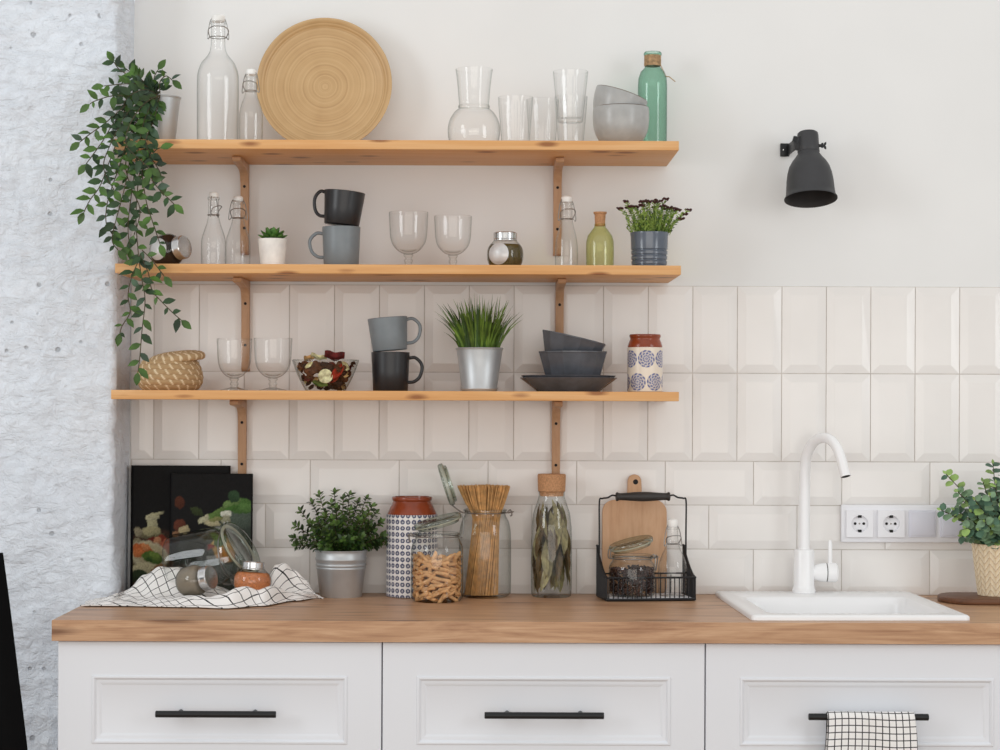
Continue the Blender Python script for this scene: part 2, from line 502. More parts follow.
def sz(py): return P(487, py, Y0).z
ZT, ZM, ZB = sz(140.3), sz(264.8), sz(391.2)
shelf('topmost pine wall shelf, carrying the round bamboo plate', P(114,140,Y0).x, P(679,140,Y0).x, ZT, (-.5385, .1545))
shelf('middle pine wall shelf, carrying the flowering pot and spice jars', P(115,264,Y0).x, P(681,264,Y0).x, ZM, (-.5355, .1600))
shelf('lowest pine wall shelf, carrying the woven basket and grass pot', P(111,391,Y0).x, P(679,391,Y0).x, ZB, (-.5420, .1530))

# ================================================================== COUNTER, CABINETS, SINK
CF = -.582                                   # worktop front
SX0, SX1, SY0, SY1 = .512, .944, -.540, -.022   # sink outer
SR = math.radians(1.6)
def worktop():
    m = MB(); x0, x1 = -.842, 1.50; z0, z1 = CT-.0405, CT
    hx0, hx1, hy0, hy1 = .545, .925, -.515, -.115
    root = None
    py_ = -.1685; px_ = -.7935
    O_ = [(x0,CF),(x1,CF),(x1,-.002),(px_,-.002),(px_,py_),(x0,py_)]
    e = .0014
    Oi = [(x0+e,CF+e),(x1,CF+e),(x1,-.002),(px_,-.002),(px_,py_),(x0+e,py_)]
    H_ = [(hx0,hy0),(hx1,hy0),(hx1,hy1),(hx0,hy1)]
    vs = [(x,y,z0) for x,y in O_] + [(x,y,z1-e) for x,y in O_] + [(x,y,z1) for x,y in Oi] + [(x,y,z1) for x,y in H_] + [(x,y,z0) for x,y in H_]
    fs = []
    for i in range(6):
        j = (i+1)%6; fs += [(i,j,6+j,6+i),(6+i,6+j,12+j,12+i)]
    t, h, g_ = 12, 18, 22
    fs += [(t,t+1,h+1,h),(t+1,t+2,h+2,h+1),(t+2,t+3,h+3,h+2),(t+3,t+4,h+3),(t+4,t+5,t,h,h+3)]
    for i in range(4): fs.append((h+i,h+(i+1)%4,g_+(i+1)%4,g_+i))
    fs += [(0,g_,g_+1,1),(1,g_+1,g_+2,2),(2,g_+2,g_+3,3),(3,g_+3,4),(4,g_+3,g_,0,5)]
    m.add(vs, fs)
    o = m.build('worktop', M_['counter'], ang=20)
    tag(o, 'long oak-look worktop with a cut-out for the white sink', 'worktop')
worktop()

DF = -.568                                   # drawer front plane
def drawer_front(x0, x1, z0, z1, parent, handle_px=None, name='drawer'):
    # loops: (inset, y offset from face, towards the viewer negative)
    L = [(0,.018),(0,.0015),(.0015,0),(.066,0),(.0675,-.0022),(.0705,-.0026),(.0735,-.0005),(.0745,.0012),(.079,.0018),(.084,.0045),(.0865,.0055)]
    m = MB(); vs = []; fs = []
    for d, y in L: vs += [(x0+d, DF+y, z0+d), (x1-d, DF+y, z0+d), (x1-d, DF+y, z1-d), (x0+d, DF+y, z1-d)]
    for i in range(len(L)-1):
        for a in range(4):
            b = (a+1)%4; fs.append((i*4+a, i*4+b, (i+1)*4+b, (i+1)*4+a))
    q = (len(L)-1)*4; fs.append((q,q+1,q+2,q+3)); fs.append((3,2,1,0))
    m.add(vs, fs)
    return m.build(name, M_['cabinet'], parent, ang=25)
def handle(x0, x1, zc, parent):
    m = MB(); yb = DF-.030; r = .0066
    m.tube([(x0, yb, zc), (x0+.001, yb, zc), (x1-.001, yb, zc), (x1, yb, zc)], [r*.85, r, r, r*.85], 16)
    for x in (x0+.044, x1-.044): m.tube([(x, yb, zc), (x, DF+.006, zc)], .0045, 10)
    return m.build('handle', M_['black_metal'], parent)
edges = [P(57.2,700,DF).x, P(382,690,DF).x, P(705.2,690,DF).x]; edges.append(edges[2]+(edges[2]-edges[1]))
labs = ['white base cabinet at the left end beside the plaster wall', 'white base cabinet in the middle, under the pasta jars', 'white base cabinet under the sink with a checked towel on its handle']
hpx = [(155.5,276,714.3),(484.5,604,715.6),(808.5,928.5,717)]
ztop = CT-.0405-.002
for i in range(3):
    x0, x1 = edges[i]+.0012, edges[i+1]-.0012
    root = thing('base_cabinet', labs[i], 'cabinet', ((x0+x1)/2, -.3, 0), group='white base cabinets')
    inv = T(*(-root.location))
    m = MB(); m.box((x0+.0005, DF+.019, .10), (x1-.0005, -.175 if i==0 else -.02, ztop-.0015 if i<2 else ztop-.19)); m.build('carcass', M_['cabinet'], root, M=inv)
    z1 = ztop; zs = [z1, z1-.268, z1-.268-.243, .105]
    for j in range(3):
        d = drawer_front(x0, x1, zs[j+1]+.003, zs[j], root)
        d.data.transform(inv)
        if j == 0:
            a, b, c = hpx[i]; pa = P(a, c, DF-.03); pb = P(b, c, DF-.03); h = handle(pa.x, pb.x, (pa.z+pb.z)/2, d)
        else:
            h = handle((x0+x1)/2-.118, (x0+x1)/2+.118, (zs[j]+zs[j+1])/2, d)
        h.data.transform(inv)
    m = MB(); m.box((x0+.001, DF+.06, 0), (x1-.001, DF+.075, .10)); m.build('plinth', M_['cabinet'], root, M=inv)

def sink():
    root = thing('kitchen_sink', 'white inset rectangular sink let into the oak worktop', 'sink', ((SX0+SX1)/2, (SY0+SY1)/2, CT+.0002), (0,0,SR))
    w, d = (SX1-SX0)/2, (SY1-SY0)/2
    def rr(hx, hy, r, cy=0, n=5):
        out = []
        for (sx, sy, a0) in ((1,1,0),(-1,1,PI/2),(-1,-1,PI),(1,-1,1.5*PI)):
            for i in range(n+1):
                a = a0 + PI/2*i/n
                out.append((sx*(hx-r)+r*math.cos(a), cy+sy*(hy-r)+r*math.sin(a)))
        return out
    loops = [(rr(w,d,.012),0),(rr(w,d,.012),.0065),(rr(w-.003,d-.003,.010),.0095),(rr(w-.008,d-.008,.01),.0105),
             (rr(w-.040,d-.083,.03,-.045),.0100),(rr(w-.044,d-.087,.03,-.045),.0070),(rr(w-.048,d-.091,.03,-.045),-.01),(rr(w-.058,d-.100,.03,-.045),-.135),(rr(w-.075,d-.118,.03,-.045),-.15),(rr(.03,.03,.029,-.045),-.153)]
    m = MB(); vs=[]; fs=[]; n = len(loops[0][0])
    for lp, z in loops: vs += [(x,y,z) for x,y in lp]
    for i in range(len(loops)-1):
        for j in range(n): fs.append((i*n+j, i*n+(j+1)%n, (i+1)*n+(j+1)%n, (i+1)*n+j))
    fs.append([(len(loops)-1)*n+j for j in range(n)])
    m.add(vs, fs); m.build('basin', M_['sink'], root, ang=50)
    m = MB(); m.lathe([(.001,.0),(.022,.0),(.028,.0025),(.03,.0015),(.03,-.001)], 24, T(0,-.045,-.152)); m.build('drain', M_['chrome'], root)
sink()

def faucet():
    Y = -.062; a = At(804, Y, CT+.0107); a.fix(560)
    root = thing('faucet', 'tall white gooseneck mixer tap behind the sink', 'tap', a.loc())
    kk = a.k
    m = MB(); m.lathe([(.0001,0)]+a.prof([(11.6,None),(11.8,590.5),(10.8,589),(10.3,586),(10.2,551.5),(9.6,550),(6.5,549.4),(0.01,549.4)]), 32); m.build('body', M_['white_gloss'], root)
    pts = [(804,552),(804.2,520),(804.6,490),(805,470),(806.6,456.5),(810.2,447),(815.8,440.6),(823,437.8),(830,439.6),(836,446.2),(840.3,456),(843.4,467),(845.8,476.5)]
    path = smooth_path([(P(x,y,Y-max(0,x-805)*.0026).x-a.x, -max(0,x-805)*.0026, P(x,y,Y-max(0,x-805)*.0026).z-a.zb) for x,y in pts], 6)
    n = len(path); m = MB(); m.tube(path, [kk*(5.9-.9*min(1,i/(n*.5))) for i in range(n)], 20, caps=False)
    m.build('spout', M_['white_gloss'], root)
    e = path[-1]; d = (path[-1]-path[-3]).normalized()
    m = MB(); m.tube([e-d*.004, e+d*.0006], kk*4.0, 16); m.build('outlet', M_['dark'], root)
    zc = a.z(572.3)
    m = MB(); m.lathe([(.0001,0),(kk*6,0),(kk*7.6,kk*3),(kk*9.2,kk*9),(kk*9.6,kk*13.5),(kk*9.6,kk*14)], 28, T(kk*8,0,zc) @ RY(PI/2)); hb = m.build('handle_base', M_['white_gloss'], root)
    m = MB(); m.lathe([(kk*9.1,0),(kk*9.1,kk*1.0)], 28, T(kk*22,0,zc) @ RY(PI/2)); m.build('seam', M_['dark'], hb)
    m = MB(); m.lathe([(kk*9.0,0),(kk*9.7,kk*.4),(kk*9.7,kk*9),(kk*8.5,kk*10.5),(.0001,kk*10.8)], 28, T(kk*22.8,0,zc) @ RY(PI/2)); m.tube([(kk*26.3,0,zc+kk*8),(kk*26.0,-.001,zc+kk*30),(kk*26.0,-.001,zc+kk*32.3)], [kk*2.1,kk*2.0,kk*1.4], 12)
    m.build('lever', M_['white_gloss'], root)
faucet()

def socket_panel():
    Y = -.0085; p0 = P(840.5,504.5,Y); p1 = P(971,542.5,Y)
    root = thing('socket_panel', 'white four-gang wall panel of two sockets and two blank switches', 'socket', ((p0.x+p1.x)/2, Y, (p0.z+p1.z)/2))
    lx = lambda px: P(px,523,Y).x - root.location.x
    h = (p0.z-p1.z)/2
    m = MB(); m.box((p0.x-root.location.x, -.009, -h), (p1.x-root.location.x, .002, h), .003); m.build('frame', M_['plastic'], root)
    kk = k(Y)
    for i, cx in enumerate((858.6, 890.0, 921.2, 952.8)):
        x = lx(cx); w = 13.6*kk
        if i < 2:
            m = MB(); n = 40; r = 8.4*kk
            # square plate with a round recess
            vs=[]; fs=[]
            for j in range(n):
                a = 2*PI*j/n; c, s_ = math.cos(a), math.sin(a); q = w/max(abs(c),abs(s_))
                vs += [(x+c*q,-.008,s_*q),(x+c*q,-.0155,s_*q),(x+c*(q-.001),-.0165,s_*(q-.001)),(x+c*r,-.0165,s_*r),(x+c*r*.96,-.0155,s_*r*.96),(x+c*r*.9,-.0098,s_*r*.9)]
            for j in range(n):
                j2=(j+1)%n
                for t in range(5): fs.append((j*6+t, j2*6+t, j2*6+t+1, j*6+t+1))
            fs.append([j*6+5 for j in range(n)])
            m.add(vs, fs); so = m.build('socket', M_['plastic'], root, ang=30)
            m = MB()
            for sx in (-1,1): m.lathe([(.0001,0),(1.4*kk,0),(1.4*kk,.001),(.0001,.001)], 12, T(x+sx*4.3*kk,-.0097,0) @ RX(PI/2))
            m.build('pin_hole', M_['dark'], so)
            for sz_ in (-1,1):
                m = MB(); m.box((x-1.7*kk,-.0172,sz_*7.3*kk-1.3*kk),(x+1.7*kk,-.0098,sz_*7.3*kk+1.3*kk),.0005)
                m.build('earth_clip', M_['dark'], so)
            m = MB(); m.lathe([(.0001,0),(.9*kk,0),(.9*kk,.0006),(.0001,.0008)], 12, T(x,-.0097,0) @ RX(PI/2)); m.build('screw', M_['wire'], so)
        else:
            m = MB(); m.box((x-w*.98,-.0135,-w*.98),(x+w*.98,-.006,w*.98),.0015); 
            m.box((x-w*.86,-.0150,-w*.86),(x+w*.86,-.012,w*.86),.0012); m.build('switch', M_['plastic_grey'], root)
socket_panel()

def wall_lamp():
    Y = -.10; a = At(810, Y, 0); a.fix(170); kk = a.k
    o = P(808.5, 150, Y)
    root = thing('wall_lamp', 'charcoal bell-shaped wall spotlight with a side bracket, on the bare wall', 'lamp', o)
    # shade axis: downwards, towards viewer a little
    ax = Vector((.012, -.245, -1)).normalized()
    xx = Vector((1,0,0)) - ax*ax.x; xx.normalize(); yy = ax.cross(xx)
    Mx = Matrix((xx, yy, ax)).transposed().to_4x4()
    s = kk
    s *= 1.07
    out = [(.0001,-17.2),(8.5,-17.2),(9.6,-16.2),(9.9,-14),(10,-2),(10.3,2.2),(9.9,2.6),(10.2,4),(12.5,7.5),(16,12),(18.8,17),(20.6,23),(21.8,31),(22.6,42),(23.2,46),(24.6,47.5),(24.6,48.5)]
    m = MB(); m.lathe([(r*s, z*s) for r,z in out], 48, Mx); m.build('lamp_shade', M_['lamp'], root, ang=50)
    inn = [(24.4,48.6),(23,46.8),(22,42),(21.2,31),(20,23),(18,17),(15,12.5),(11,8.5),(.001,8)]
    m = MB(); m.lathe([(r*s, z*s) for r,z in inn], 48, Mx); m.build('shade_lining', M_['lamp_in'], root)
    # bracket on the left to the wall
    pl = P(783.8, 150, -.004)-o
    m = MB(); m.box((pl.x-.008, pl.y-.003, pl.z-.0145),(pl.x+.012, pl.y+.003, pl.z+.0145),.0012); wp = m.build('wall_plate', M_['black_metal'], root)
    m = MB(); m.lathe([(.0001,0),(.0022,0),(.0016,.001),(.0001,.0013)], 12, T(pl.x-.001, pl.y-.003, pl.z) @ RX(PI/2)); m.build('screw', M_['chrome'], wp)
    m = MB()
    z0 = pl.z
    m.box((pl.x+.008, .0, z0-.013),(pl.x+.011, pl.y+.003, z0+.012),.001)
    m.prism([(pl.x+.009, z0-.012),(pl.x+.022, z0-.013),(pl.x+.030, z0-.004),(pl.x+.034, z0+.012),(pl.x+.026, z0+.022),(pl.x+.016, z0+.014),(pl.x+.009, z0+.010)], -.008, .006, 'Y', bev=.001)
    m.tube([(pl.x+.018,-.0,z0+.012),(-10*s, -.002, .006)], .0055, 12)
    m.tube([(pl.x+.012,0,z0+.004),(pl.x+.016,0,z0+.016)], .009, 12)
    m.build('bracket_arm', M_['black_metal'], root)
    m = MB(); kx = 10*s; m_up = T(-.0015,0,.0055)
    m.tube([(kx-.002,-.001,.004),(kx+.009,-.001,.004)], .0035, 10)
    m.box((kx+.006,-.004,-.001),(kx+.010,.002,.010),.001)
    m.prism([(kx+.009,.003),(kx+.0125,.0105),(kx+.0165,.0125),(kx+.0165,.007),(kx+.0145,.004),(kx+.0165,.001),(kx+.0165,-.0045),(kx+.0125,-.0025)], -.003, .001, 'Y', bev=.0006)
    m.build('wing_screw', M_['black_metal'], root, M=m_up)
wall_lamp()

def black_drape():
    Y = -.62
    edge = [(2.0,556),(8.6,606),(15.8,666),(21.5,712),(26,750),(34,830),(44,950)]
    P0 = P(-60, 560, Y)
    root_x = P0.x
    def fn(u, w):
        py = 553 + w*530
        ex = -4 + (26-2)*(py-540)/(750-560) if py < 560 else None
        # interpolate the right edge
        xs = edge
        if py <= xs[0][1]: rx = xs[0][0] - (xs[0][1]-py)*.14
        elif py >= xs[-1][1]: rx = xs[-1][0]
        else:
            for (xa,ya),(xb,yb) in zip(xs, xs[1:]):
                if ya <= py <= yb: rx = xa+(xb-xa)*(py-ya)/(yb-ya); break
        p = P(-110 + (rx+110)*u, py, Y)
        return (p.x, Y + .016*math.sin(u*19+.6)*(.4+.6*w) + .03*(u-.5)**2, p.z)
    m = MB(); m.grid(fn, 50, 24)
    o = m.build('hanging_cloth', M_['black_cloth'])
    tag(o, 'black cloth hanging at the lower left edge in front of the plaster', 'cloth')
    md = o.modifiers.new('thick','SOLIDIFY'); md.thickness = .004
black_drape()
# ================================================================== BOTTLES
def swing_bottle(label, cx, Y, zb, body, sy, lip_y, nr, bail, mat='glass', group=None, rotz=0, open_=False):
    """body: (r,row) list from base up to lip; sy: stopper top row; bail: (half width, row top, row bottom)"""
    a = At(cx, Y, zb).fix((sy+lip_y)/2+40); kk = a.k
    root = thing('swing_top_bottle', label, 'bottle', a.loc(), (0,0,rotz), group)
    pr = a.prof(body)
    pr = [pr[0], (pr[0][0]+kk*1.2, kk*1.2)] + curve_prof([(pr[0][0]+kk*1.5, kk*3)]+pr[1:], 5)
    m = MB(); m.lathe([(.0001, .002),(pr[0][0]*.8,.0015)]+pr, 40)
    lz = a.z(lip_y)
    m.lathe([(nr*kk, lz-kk*3),(nr*kk*1.16, lz-kk*2.4),(nr*kk*1.16, lz-kk*.6),(nr*kk*.95, lz),(nr*kk*.7, lz)], 32)
    m.build('bottle_body', M_[mat], root)
    m = MB(); zt = a.z(sy); r = nr*kk*.92
    m.lathe([(.0001, lz-.001),(r*.9, lz-.001),(r, lz+kk*.8),(r, zt-kk*1.8),(r*.8, zt-kk*.5),(r*.4, zt),(.0001, zt)], 24); m.build('stopper', M_['ceramic'], root)
    hw, y1, y2 = bail; hw *= kk; z1, z2 = a.z(y1), a.z(y2); wr = max(.0010, kk*.45)
    m = MB()
    n = 24; rr = nr*kk*1.12
    m.tube([(rr*math.cos(2*PI*i/n), rr*math.sin(2*PI*i/n), z2) for i in range(n)], wr, 6, closed=True)
    for s in (-1,1):
        m.tube(smooth_path([(s*r*.6,0,zt-kk*1.5),(s*hw*.62,0,z1),(s*hw*.8,-.001,z1-(z1-z2)*.25),(s*hw,-.002,z2+(z1-z2)*.1),(s*hw*.95,-.002,z2-kk*2),(s*rr,-.001,z2+kk*1)],4), wr, 6)
        m.tube(smooth_path([(s*rr,0,z2),(s*rr*1.25,-rr*.5,z2+(z1-z2)*.35),(s*rr*.7,-rr*1.2,z2+(z1-z2)*.5),(0,-rr*1.3,z2+(z1-z2)*.52)],4), wr, 6)
    m.build('wire_bail', M_['wire'], root)
    return root
swing_bottle('large clear swing-top bottle at the left of the top shelf', 218, -.15, ZT,
    [(18.5,None),(20.6,140),(20.8,110),(20.8,80),(20.0,70),(16.5,61),(11,55),(8.2,50),(7.2,44),(7.0,32),(7.0,21)], 14.5, 21.5, 7.2, (10.5,19,37.5), rotz=.2)
swing_bottle('small clear swing-top bottle in front of the bamboo plate edge', 251, -.185, ZT,
    [(10.5,None),(11.7,141),(11.8,125),(11.5,112),(9.5,103),(7,97),(5.8,92),(5.4,84),(5.4,74)], 69, 74.5, 5.4, (9.2,74,91), rotz=-.3)
sm = lambda b: [(10.8,None),(12.2,b-5),(12.4,b-22),(11.6,b-31),(9,b-39),(6.6,b-46),(5.5,b-52),(5.2,b-60),(5.2,b-70)]
g = 'small swing-top bottles'
swing_bottle('left one of two small clear swing-top bottles on the middle shelf beside the trailing plant', 213.5, -.165, ZM, sm(268), 192, 197, 5.2, (8,198,215), group=g, rotz=1.2)
swing_bottle('small clear swing-top bottle on the middle shelf next to the white succulent pot', 238, -.125, ZM, sm(269), 196, 201, 5.4, (9.2,201,218), group=g, rotz=.1)
swing_bottle('small clear swing-top bottle on the middle shelf beside the olive-green corked bottle', 566.5, -.14, ZM,
    [(10.4,None),(11.4,264),(11.5,252),(10.6,240),(8.6,231),(6.6,223),(5.8,216),(5.6,208),(5.6,202)], 195.5, 202, 5.8, (9.6,201,219), group=g, rotz=.4)

def green_bottle():
    a = At(652.5, -.075, ZT).fix(95); kk = a.k
    root = thing('green_bottle', 'tall teal glass bottle with a twine-wrapped neck at the end of the top shelf', 'bottle', a.loc())
    pr = a.prof([(13,None),(14.4,144),(14.6,120),(14.6,84),(14.2,77),(12,70.5),(8.6,67.5),(7.6,66),(7.4,60),(7.6,55),(9,54),(9,52),(8,51),(6.5,51.2)])
    m = MB(); m.lathe([(.0001,.003)]+[pr[0],(pr[1][0],.004)]+pr[1:], 44); m.build('bottle_body', M_['glass_green'], root, ang=60)
    m = MB(); zs = [a.z(65.8-.9*i) for i in range(12)]
    for z in zs: m.lathe([(8*kk,z-.5*kk),(8.6*kk,z),(8*kk,z+.5*kk)], 24)
    m.tube(smooth_path([(8*kk,0,a.z(65)),(13*kk,-.004,a.z(76)),(16*kk,-.006,a.z(77)),(19*kk,-.004,a.z(79)),(22.5*kk,-.006,a.z(82))],4), .5*kk, 6)
    m.build('twine_wrap', M_['twine'], root)
green_bottle()

def olive_bottle():
    a = At(600, -.14, ZM).fix(235); kk = a.k
    root = thing('corked_bottle', 'small olive-green glass bottle closed with a cork on the middle shelf', 'bottle', a.loc())
    pr = a.prof([(12.8,None),(13.8,265),(14,250),(13.8,241),(12.2,235),(8,229.5),(5.8,227),(5.5,223.5)])
    m = MB(); m.lathe([(.0001,.003),(pr[0][0],.001),(pr[1][0],.004)]+pr[1:], 40); m.build('bottle_body', M_['glass_olive'], root, ang=60)
    m = MB(); m.lathe([(.0001,a.z(226)),(5.0*kk,a.z(226)),(5.6*kk,a.z(214.5)),(6.6*kk,a.z(213.8)),(6.7*kk,a.z(212)),(.0001,a.z(211.8))], 24); m.build('cork', M_['cork'], root)
olive_bottle()

def bay_jar():
    a = At(551.5, -.060, CT).fix(540); kk = a.k
    root = thing('corked_jar', 'tall clear jar with a cork stopper, full of dried bay leaves', 'jar', a.loc())
    pr = a.prof([(18.5,None),(20.3,592),(20.6,580),(20.4,550),(20,528),(18.4,514),(14.8,503),(13,497),(12.8,493),(13.6,491.5),(13,490.8)])
    m = MB(); m.lathe([(.0001,.004),(pr[0][0]*.8,.002),pr[0],(pr[1][0]-.001,.003)]+pr[1:], 44); m.build('jar_body', M_['glass_jar'], root, ang=60)
    m = MB(); m.lathe([(.0001,a.z(496)),(11.8*kk,a.z(496)),(12.2*kk,a.z(492)),(13.6*kk,a.z(491)),(14.2*kk,a.z(475.5)),(13.6*kk,a.z(474)),(.0001,a.z(473.6))], 32); m.build('cork', M_['cork'], root)
    # leaves, individually
    protos = []
    for i, mt in enumerate(('bay','bay2','bay3')):
        m = MB(); L = kk*(30+4*i); m.leaf((0,0,-L/2),(0,0,1),(1,0,0), L, kk*9, .12, .35)
        protos.append((m, mt))
    lab = 'dried bay leaf standing among others in the tall corked jar'
    made = []
    for i in range(96):
        j = i % 3
        ang = R.uniform(0,2*PI); zf = (i+.5)/96
        zc = kk*(12 + 62*zf); lim = 17.0 if zc < kk*78 else 13
        rad = kk*lim*(1 if i % 3 else .6)
        if len(made) < 3:
            o = protos[j][0].build('bay_leaf', M_[protos[j][1]]); made.append(o)
        else:
            o = made[j].copy(); COL.objects.link(o)
        tag(o, lab, 'leaf', 'dried bay leaves in the corked jar')
        if zf > .8: rad *= .8
        pos = Vector(a.loc()) + Vector((rad*math.cos(ang), rad*math.sin(ang), zc+kk*6))
        tilt = R.uniform(-.38,.38); tw = R.uniform(-.5,.5)
        o.matrix_world = T(*pos) @ RZ(ang+tw) @ RX(tilt) @ RY(R.uniform(-.1,.1))
        o.location = pos; o.rotation_euler = (RZ(ang+tw) @ RX(tilt) @ RY(R.uniform(-.1,.05))).to_euler()
bay_jar()

# ================================================================== TOP SHELF VESSELS
def bamboo_plate():
    Y = -.085; a = At(324.5, -.07, ZT).fix(84); kk = a.k; R0 = 67.6*kk
    t = NT('spun_bamboo'); tc = t.n('ShaderNodeTexCoord'); sp = t.n('ShaderNodeSeparateXYZ'); t.l(tc.outputs['Object'], sp.inputs[0])
    r = t.math('SQRT', t.math('ADD', t.math('POWER', sp.outputs[0], 2), t.math('POWER', sp.outputs[1], 2)))
    cb = t.n('ShaderNodeCombineXYZ')
    r = t.math('ADD', r, t.math('MULTIPLY', t.noise(t.coords('Object'), 9, 1), .006))
    t.l(t.math('MULTIPLY', r, 230), cb.inputs[0])
    n = t.noise(cb.outputs[0], .9, 4, .65)
    n0 = t.noise(t.coords('Object'), 18, 2)
    col = t.ramp(t.math('ADD', t.math('MULTIPLY', n, .8), t.math('MULTIPLY', n0, .2)), [(.3, lin((168,132,88))), (.5, lin((198,164,118))), (.72, lin((214,184,140)))])
    mt = t.pbr(col, .4, 0, .4, t.bump(n, .35, .0015))
    root = thing('bamboo_plate', 'large round spun-bamboo plate leaning on the wall on the top shelf', 'plate', (a.x, -.078, ZT+.0005))
    alpha = math.radians(6)
    prof = [(.0001,-.010),(.05*1.0,-.0098),(R0*.62,-.006),(R0*.86,.004),(R0*.90,.008),(R0*.985,.016),(R0,.0155),(R0,.0125),(R0*.9,.002),(R0*.62,-.012),(.0001,-.016)]
    prof = curve_prof(prof[:6],4)+prof[6:]
    M = RX(-alpha) @ T(0,0,R0) @ RX(PI/2)
    m = MB(); m.lathe(prof, 96)
    o = m.build('plate_body', mt, root, ang=50)
    o.matrix_local = M
bamboo_plate()

def carafe():
    a = At(474, -.15, ZT).fix(110)
    pr = a.prof([(17,None),(22,146),(25.3,137),(26.2,127),(24.6,118),(20,110.5),(15.4,107)])
    pr2 = a.prof([(15.4,107),(15.8,105.5),(15.0,104),(15.6,95),(16.9,80),(18.6,67)])
    m = MB(); m.lathe([(.0001,.003),(pr[0][0],.0008)]+curve_prof(pr,5)+curve_prof(pr2,4)+[(pr2[-1][0]-.001,pr2[-1][1]+.0006)], 48)
    root = thing('carafe', 'clear round-bellied carafe with a flared neck on the top shelf', 'carafe', a.loc())
    m.build('carafe_body', M_['glass'], root, ang=60)
    m = MB(); k_ = a.k; m.lathe([(15.4*k_,a.z(107.6)),(16.1*k_,a.z(106.4)),(15.3*k_,a.z(105.2))], 40); m.build('neck_ring', M_['glass_jar'], root)
carafe()
def tumbler(label, cx, Y, zb, y_top, rt, rb, y_bot=None, ribs=20):
    a = At(cx, Y, zb).fix(y_top+20); kk = a.k
    zt = a.zr(rt, y_top); z0 = 0 if y_bot is None else a.zr(rb, y_bot)
    m = MB(); t = .0016
    m.lathe([(.0001,.0006),(rb*kk-.001,.0),(rb*kk,.0015)]+[(kk*(rb+(rt-rb)*f), .0015+(zt-z0-.0015)*f) for f in (.15,.4,.7,.88)], 80, None, 0, .011, ribs)
    m.lathe([(kk*(rb+(rt-rb)*.88), .0015+(zt-z0-.0015)*.88),(kk*rt,zt-z0),(kk*rt-t*.6,zt-z0+.0006),(kk*rt-t,zt-z0)], 80)
    m.lathe([(.0001,.010),(rb*kk-.003,.009),(rb*kk-.0022,.012)], 40)
    o = m.build('glass_tumbler', M_['glass_thin'], ang=60)
    o.location = (a.x, Y, zb+z0)
    return tag(o, label, 'glass', 'ribbed glass tumblers on the top shelf')
tumbler('ribbed clear tumbler standing right beside the round-bellied carafe', 515.5, -.155, ZT, 95.5, 17.6, 13.4)
tumbler('ribbed clear tumbler standing slightly behind, left of the two stacked tumblers', 542.5, -.085, ZT, 98, 16.2, 12.6)
tumbler('lower ribbed tumbler of the stacked pair on the top shelf', 571, -.150, ZT, 95, 16.4, 12.2)
tumbler('upper ribbed tumbler of the stacked pair, nested in the other', 570.5, -.150, ZT, 69.5, 17.6, 12.2, 121)

def round_bowl(label, cx, Y, z, pts, rot, rimr, loc=None):
    a = At(cx, Y, z); kk = a.k
    root = thing('cereal_bowl', label, 'bowl', loc or a.loc(), rot, 'speckled grey bowls')
    pr = [(r*kk, h*kk) for r, h in pts]
    out = curve_prof(pr, 5)
    inn = [(max(.0001, r-2.0*kk), max(h, 2.2*kk)) for r, h in out[::-1]]
    m = MB(); m.lathe([(.0001,0)]+out+inn[1:]+[(.0001,2.2*kk)], 48); m.build('bowl_body', M_['bowl_grey'], root, ang=60)
    m = MB(); r, h = out[-1]; rr = .8*kk
    m.tube([((r-.9*kk)*math.cos(2*PI*i/48), (r-.9*kk)*math.sin(2*PI*i/48), h) for i in range(48)], rr, 6, closed=True); m.build('rim', M_['bowl_rim'], root)
    return root
bp = [(13,0),(16,1.5),(22.2,8.5),(26.4,17),(28.1,27),(28.2,36),(27.7,41)]
bY = -.150; kb = k(bY)
round_bowl('lower speckled grey bowl of the pair stacked on the top shelf', 621, bY, ZT, bp, (0,0,0), 27.6, P(621,125,bY).xyz*1 if False else (P(621,125,bY).x, bY, ZT))
c = P(622, 94.6, bY); tl = math.radians(18)
bp2 = [(12,0),(18,5),(23.5,13),(26,22),(26.8,29),(26.9,34)]
Mt = RY(tl); rimc = Vector((0,0,34*kb)); lo = c - (Mt @ rimc)
round_bowl('upper speckled grey bowl, tilted and nested in the lower one on the top shelf', 621, bY, ZT, bp2, (0,tl,0), 27, lo)

# ================================================================== MUGS
def mug(label, cx, Y, base, rb, rt, h, hside, hy0, hy1, hout, mat, rot=(0,0,0), group='stoneware mugs'):
    """sizes in px; base = world location of the foot centre"""
    kk = k(Y)
    root = thing('mug', label, 'mug', base, rot, group)
    m = MB(); b, t, H = rb*kk, rt*kk, h*kk; w = 1.8*kk
    m.lathe([(.0001,0),(b-.6*kk,0),(b,.7*kk),(b+(t-b)*.5,H*.5),(t,H-.4*kk),(t-.5*kk,H),(t-w+.3*kk,H),(t-w,H-.5*kk),(b-w,2.2*kk),(.0001,2*kk)], 56)
    m.build('mug_body', M_[mat], root, ang=50)
    m = MB(); s = hside; rm = t*.97
    path = smooth_path([(s*(rm-.8*kk),0,hy1*kk),(s*(rm+hout*.45*kk),0,(hy1+.6)*kk),(s*(rm+hout*.9*kk),0,(hy1-4.5)*kk),(s*(rm+hout*kk),0,(hy0+(hy1-hy0)*.55)*kk),(s*(rm+hout*.8*kk),0,(hy0+5)*kk),(s*(rm+hout*.35*kk),0,(hy0+.5)*kk),(s*(b+(t-b)*.2-1.0*kk),0,hy0*kk)],6)
    m.tube(path, 1.75*kk, 10); m.build('handle', M_[mat], root)
    return root
Ym = -.15; km = k(Ym)
def base_on(cx, row, Y, z): return (P(cx,row,Y).x, Y, z)
hz = lambda row, Y, z: (P(487,row,Y-.03).z - z)/k(Y)
b = base_on(341.3, 250, Ym, ZM); H = hz(226.3, Ym, ZM)
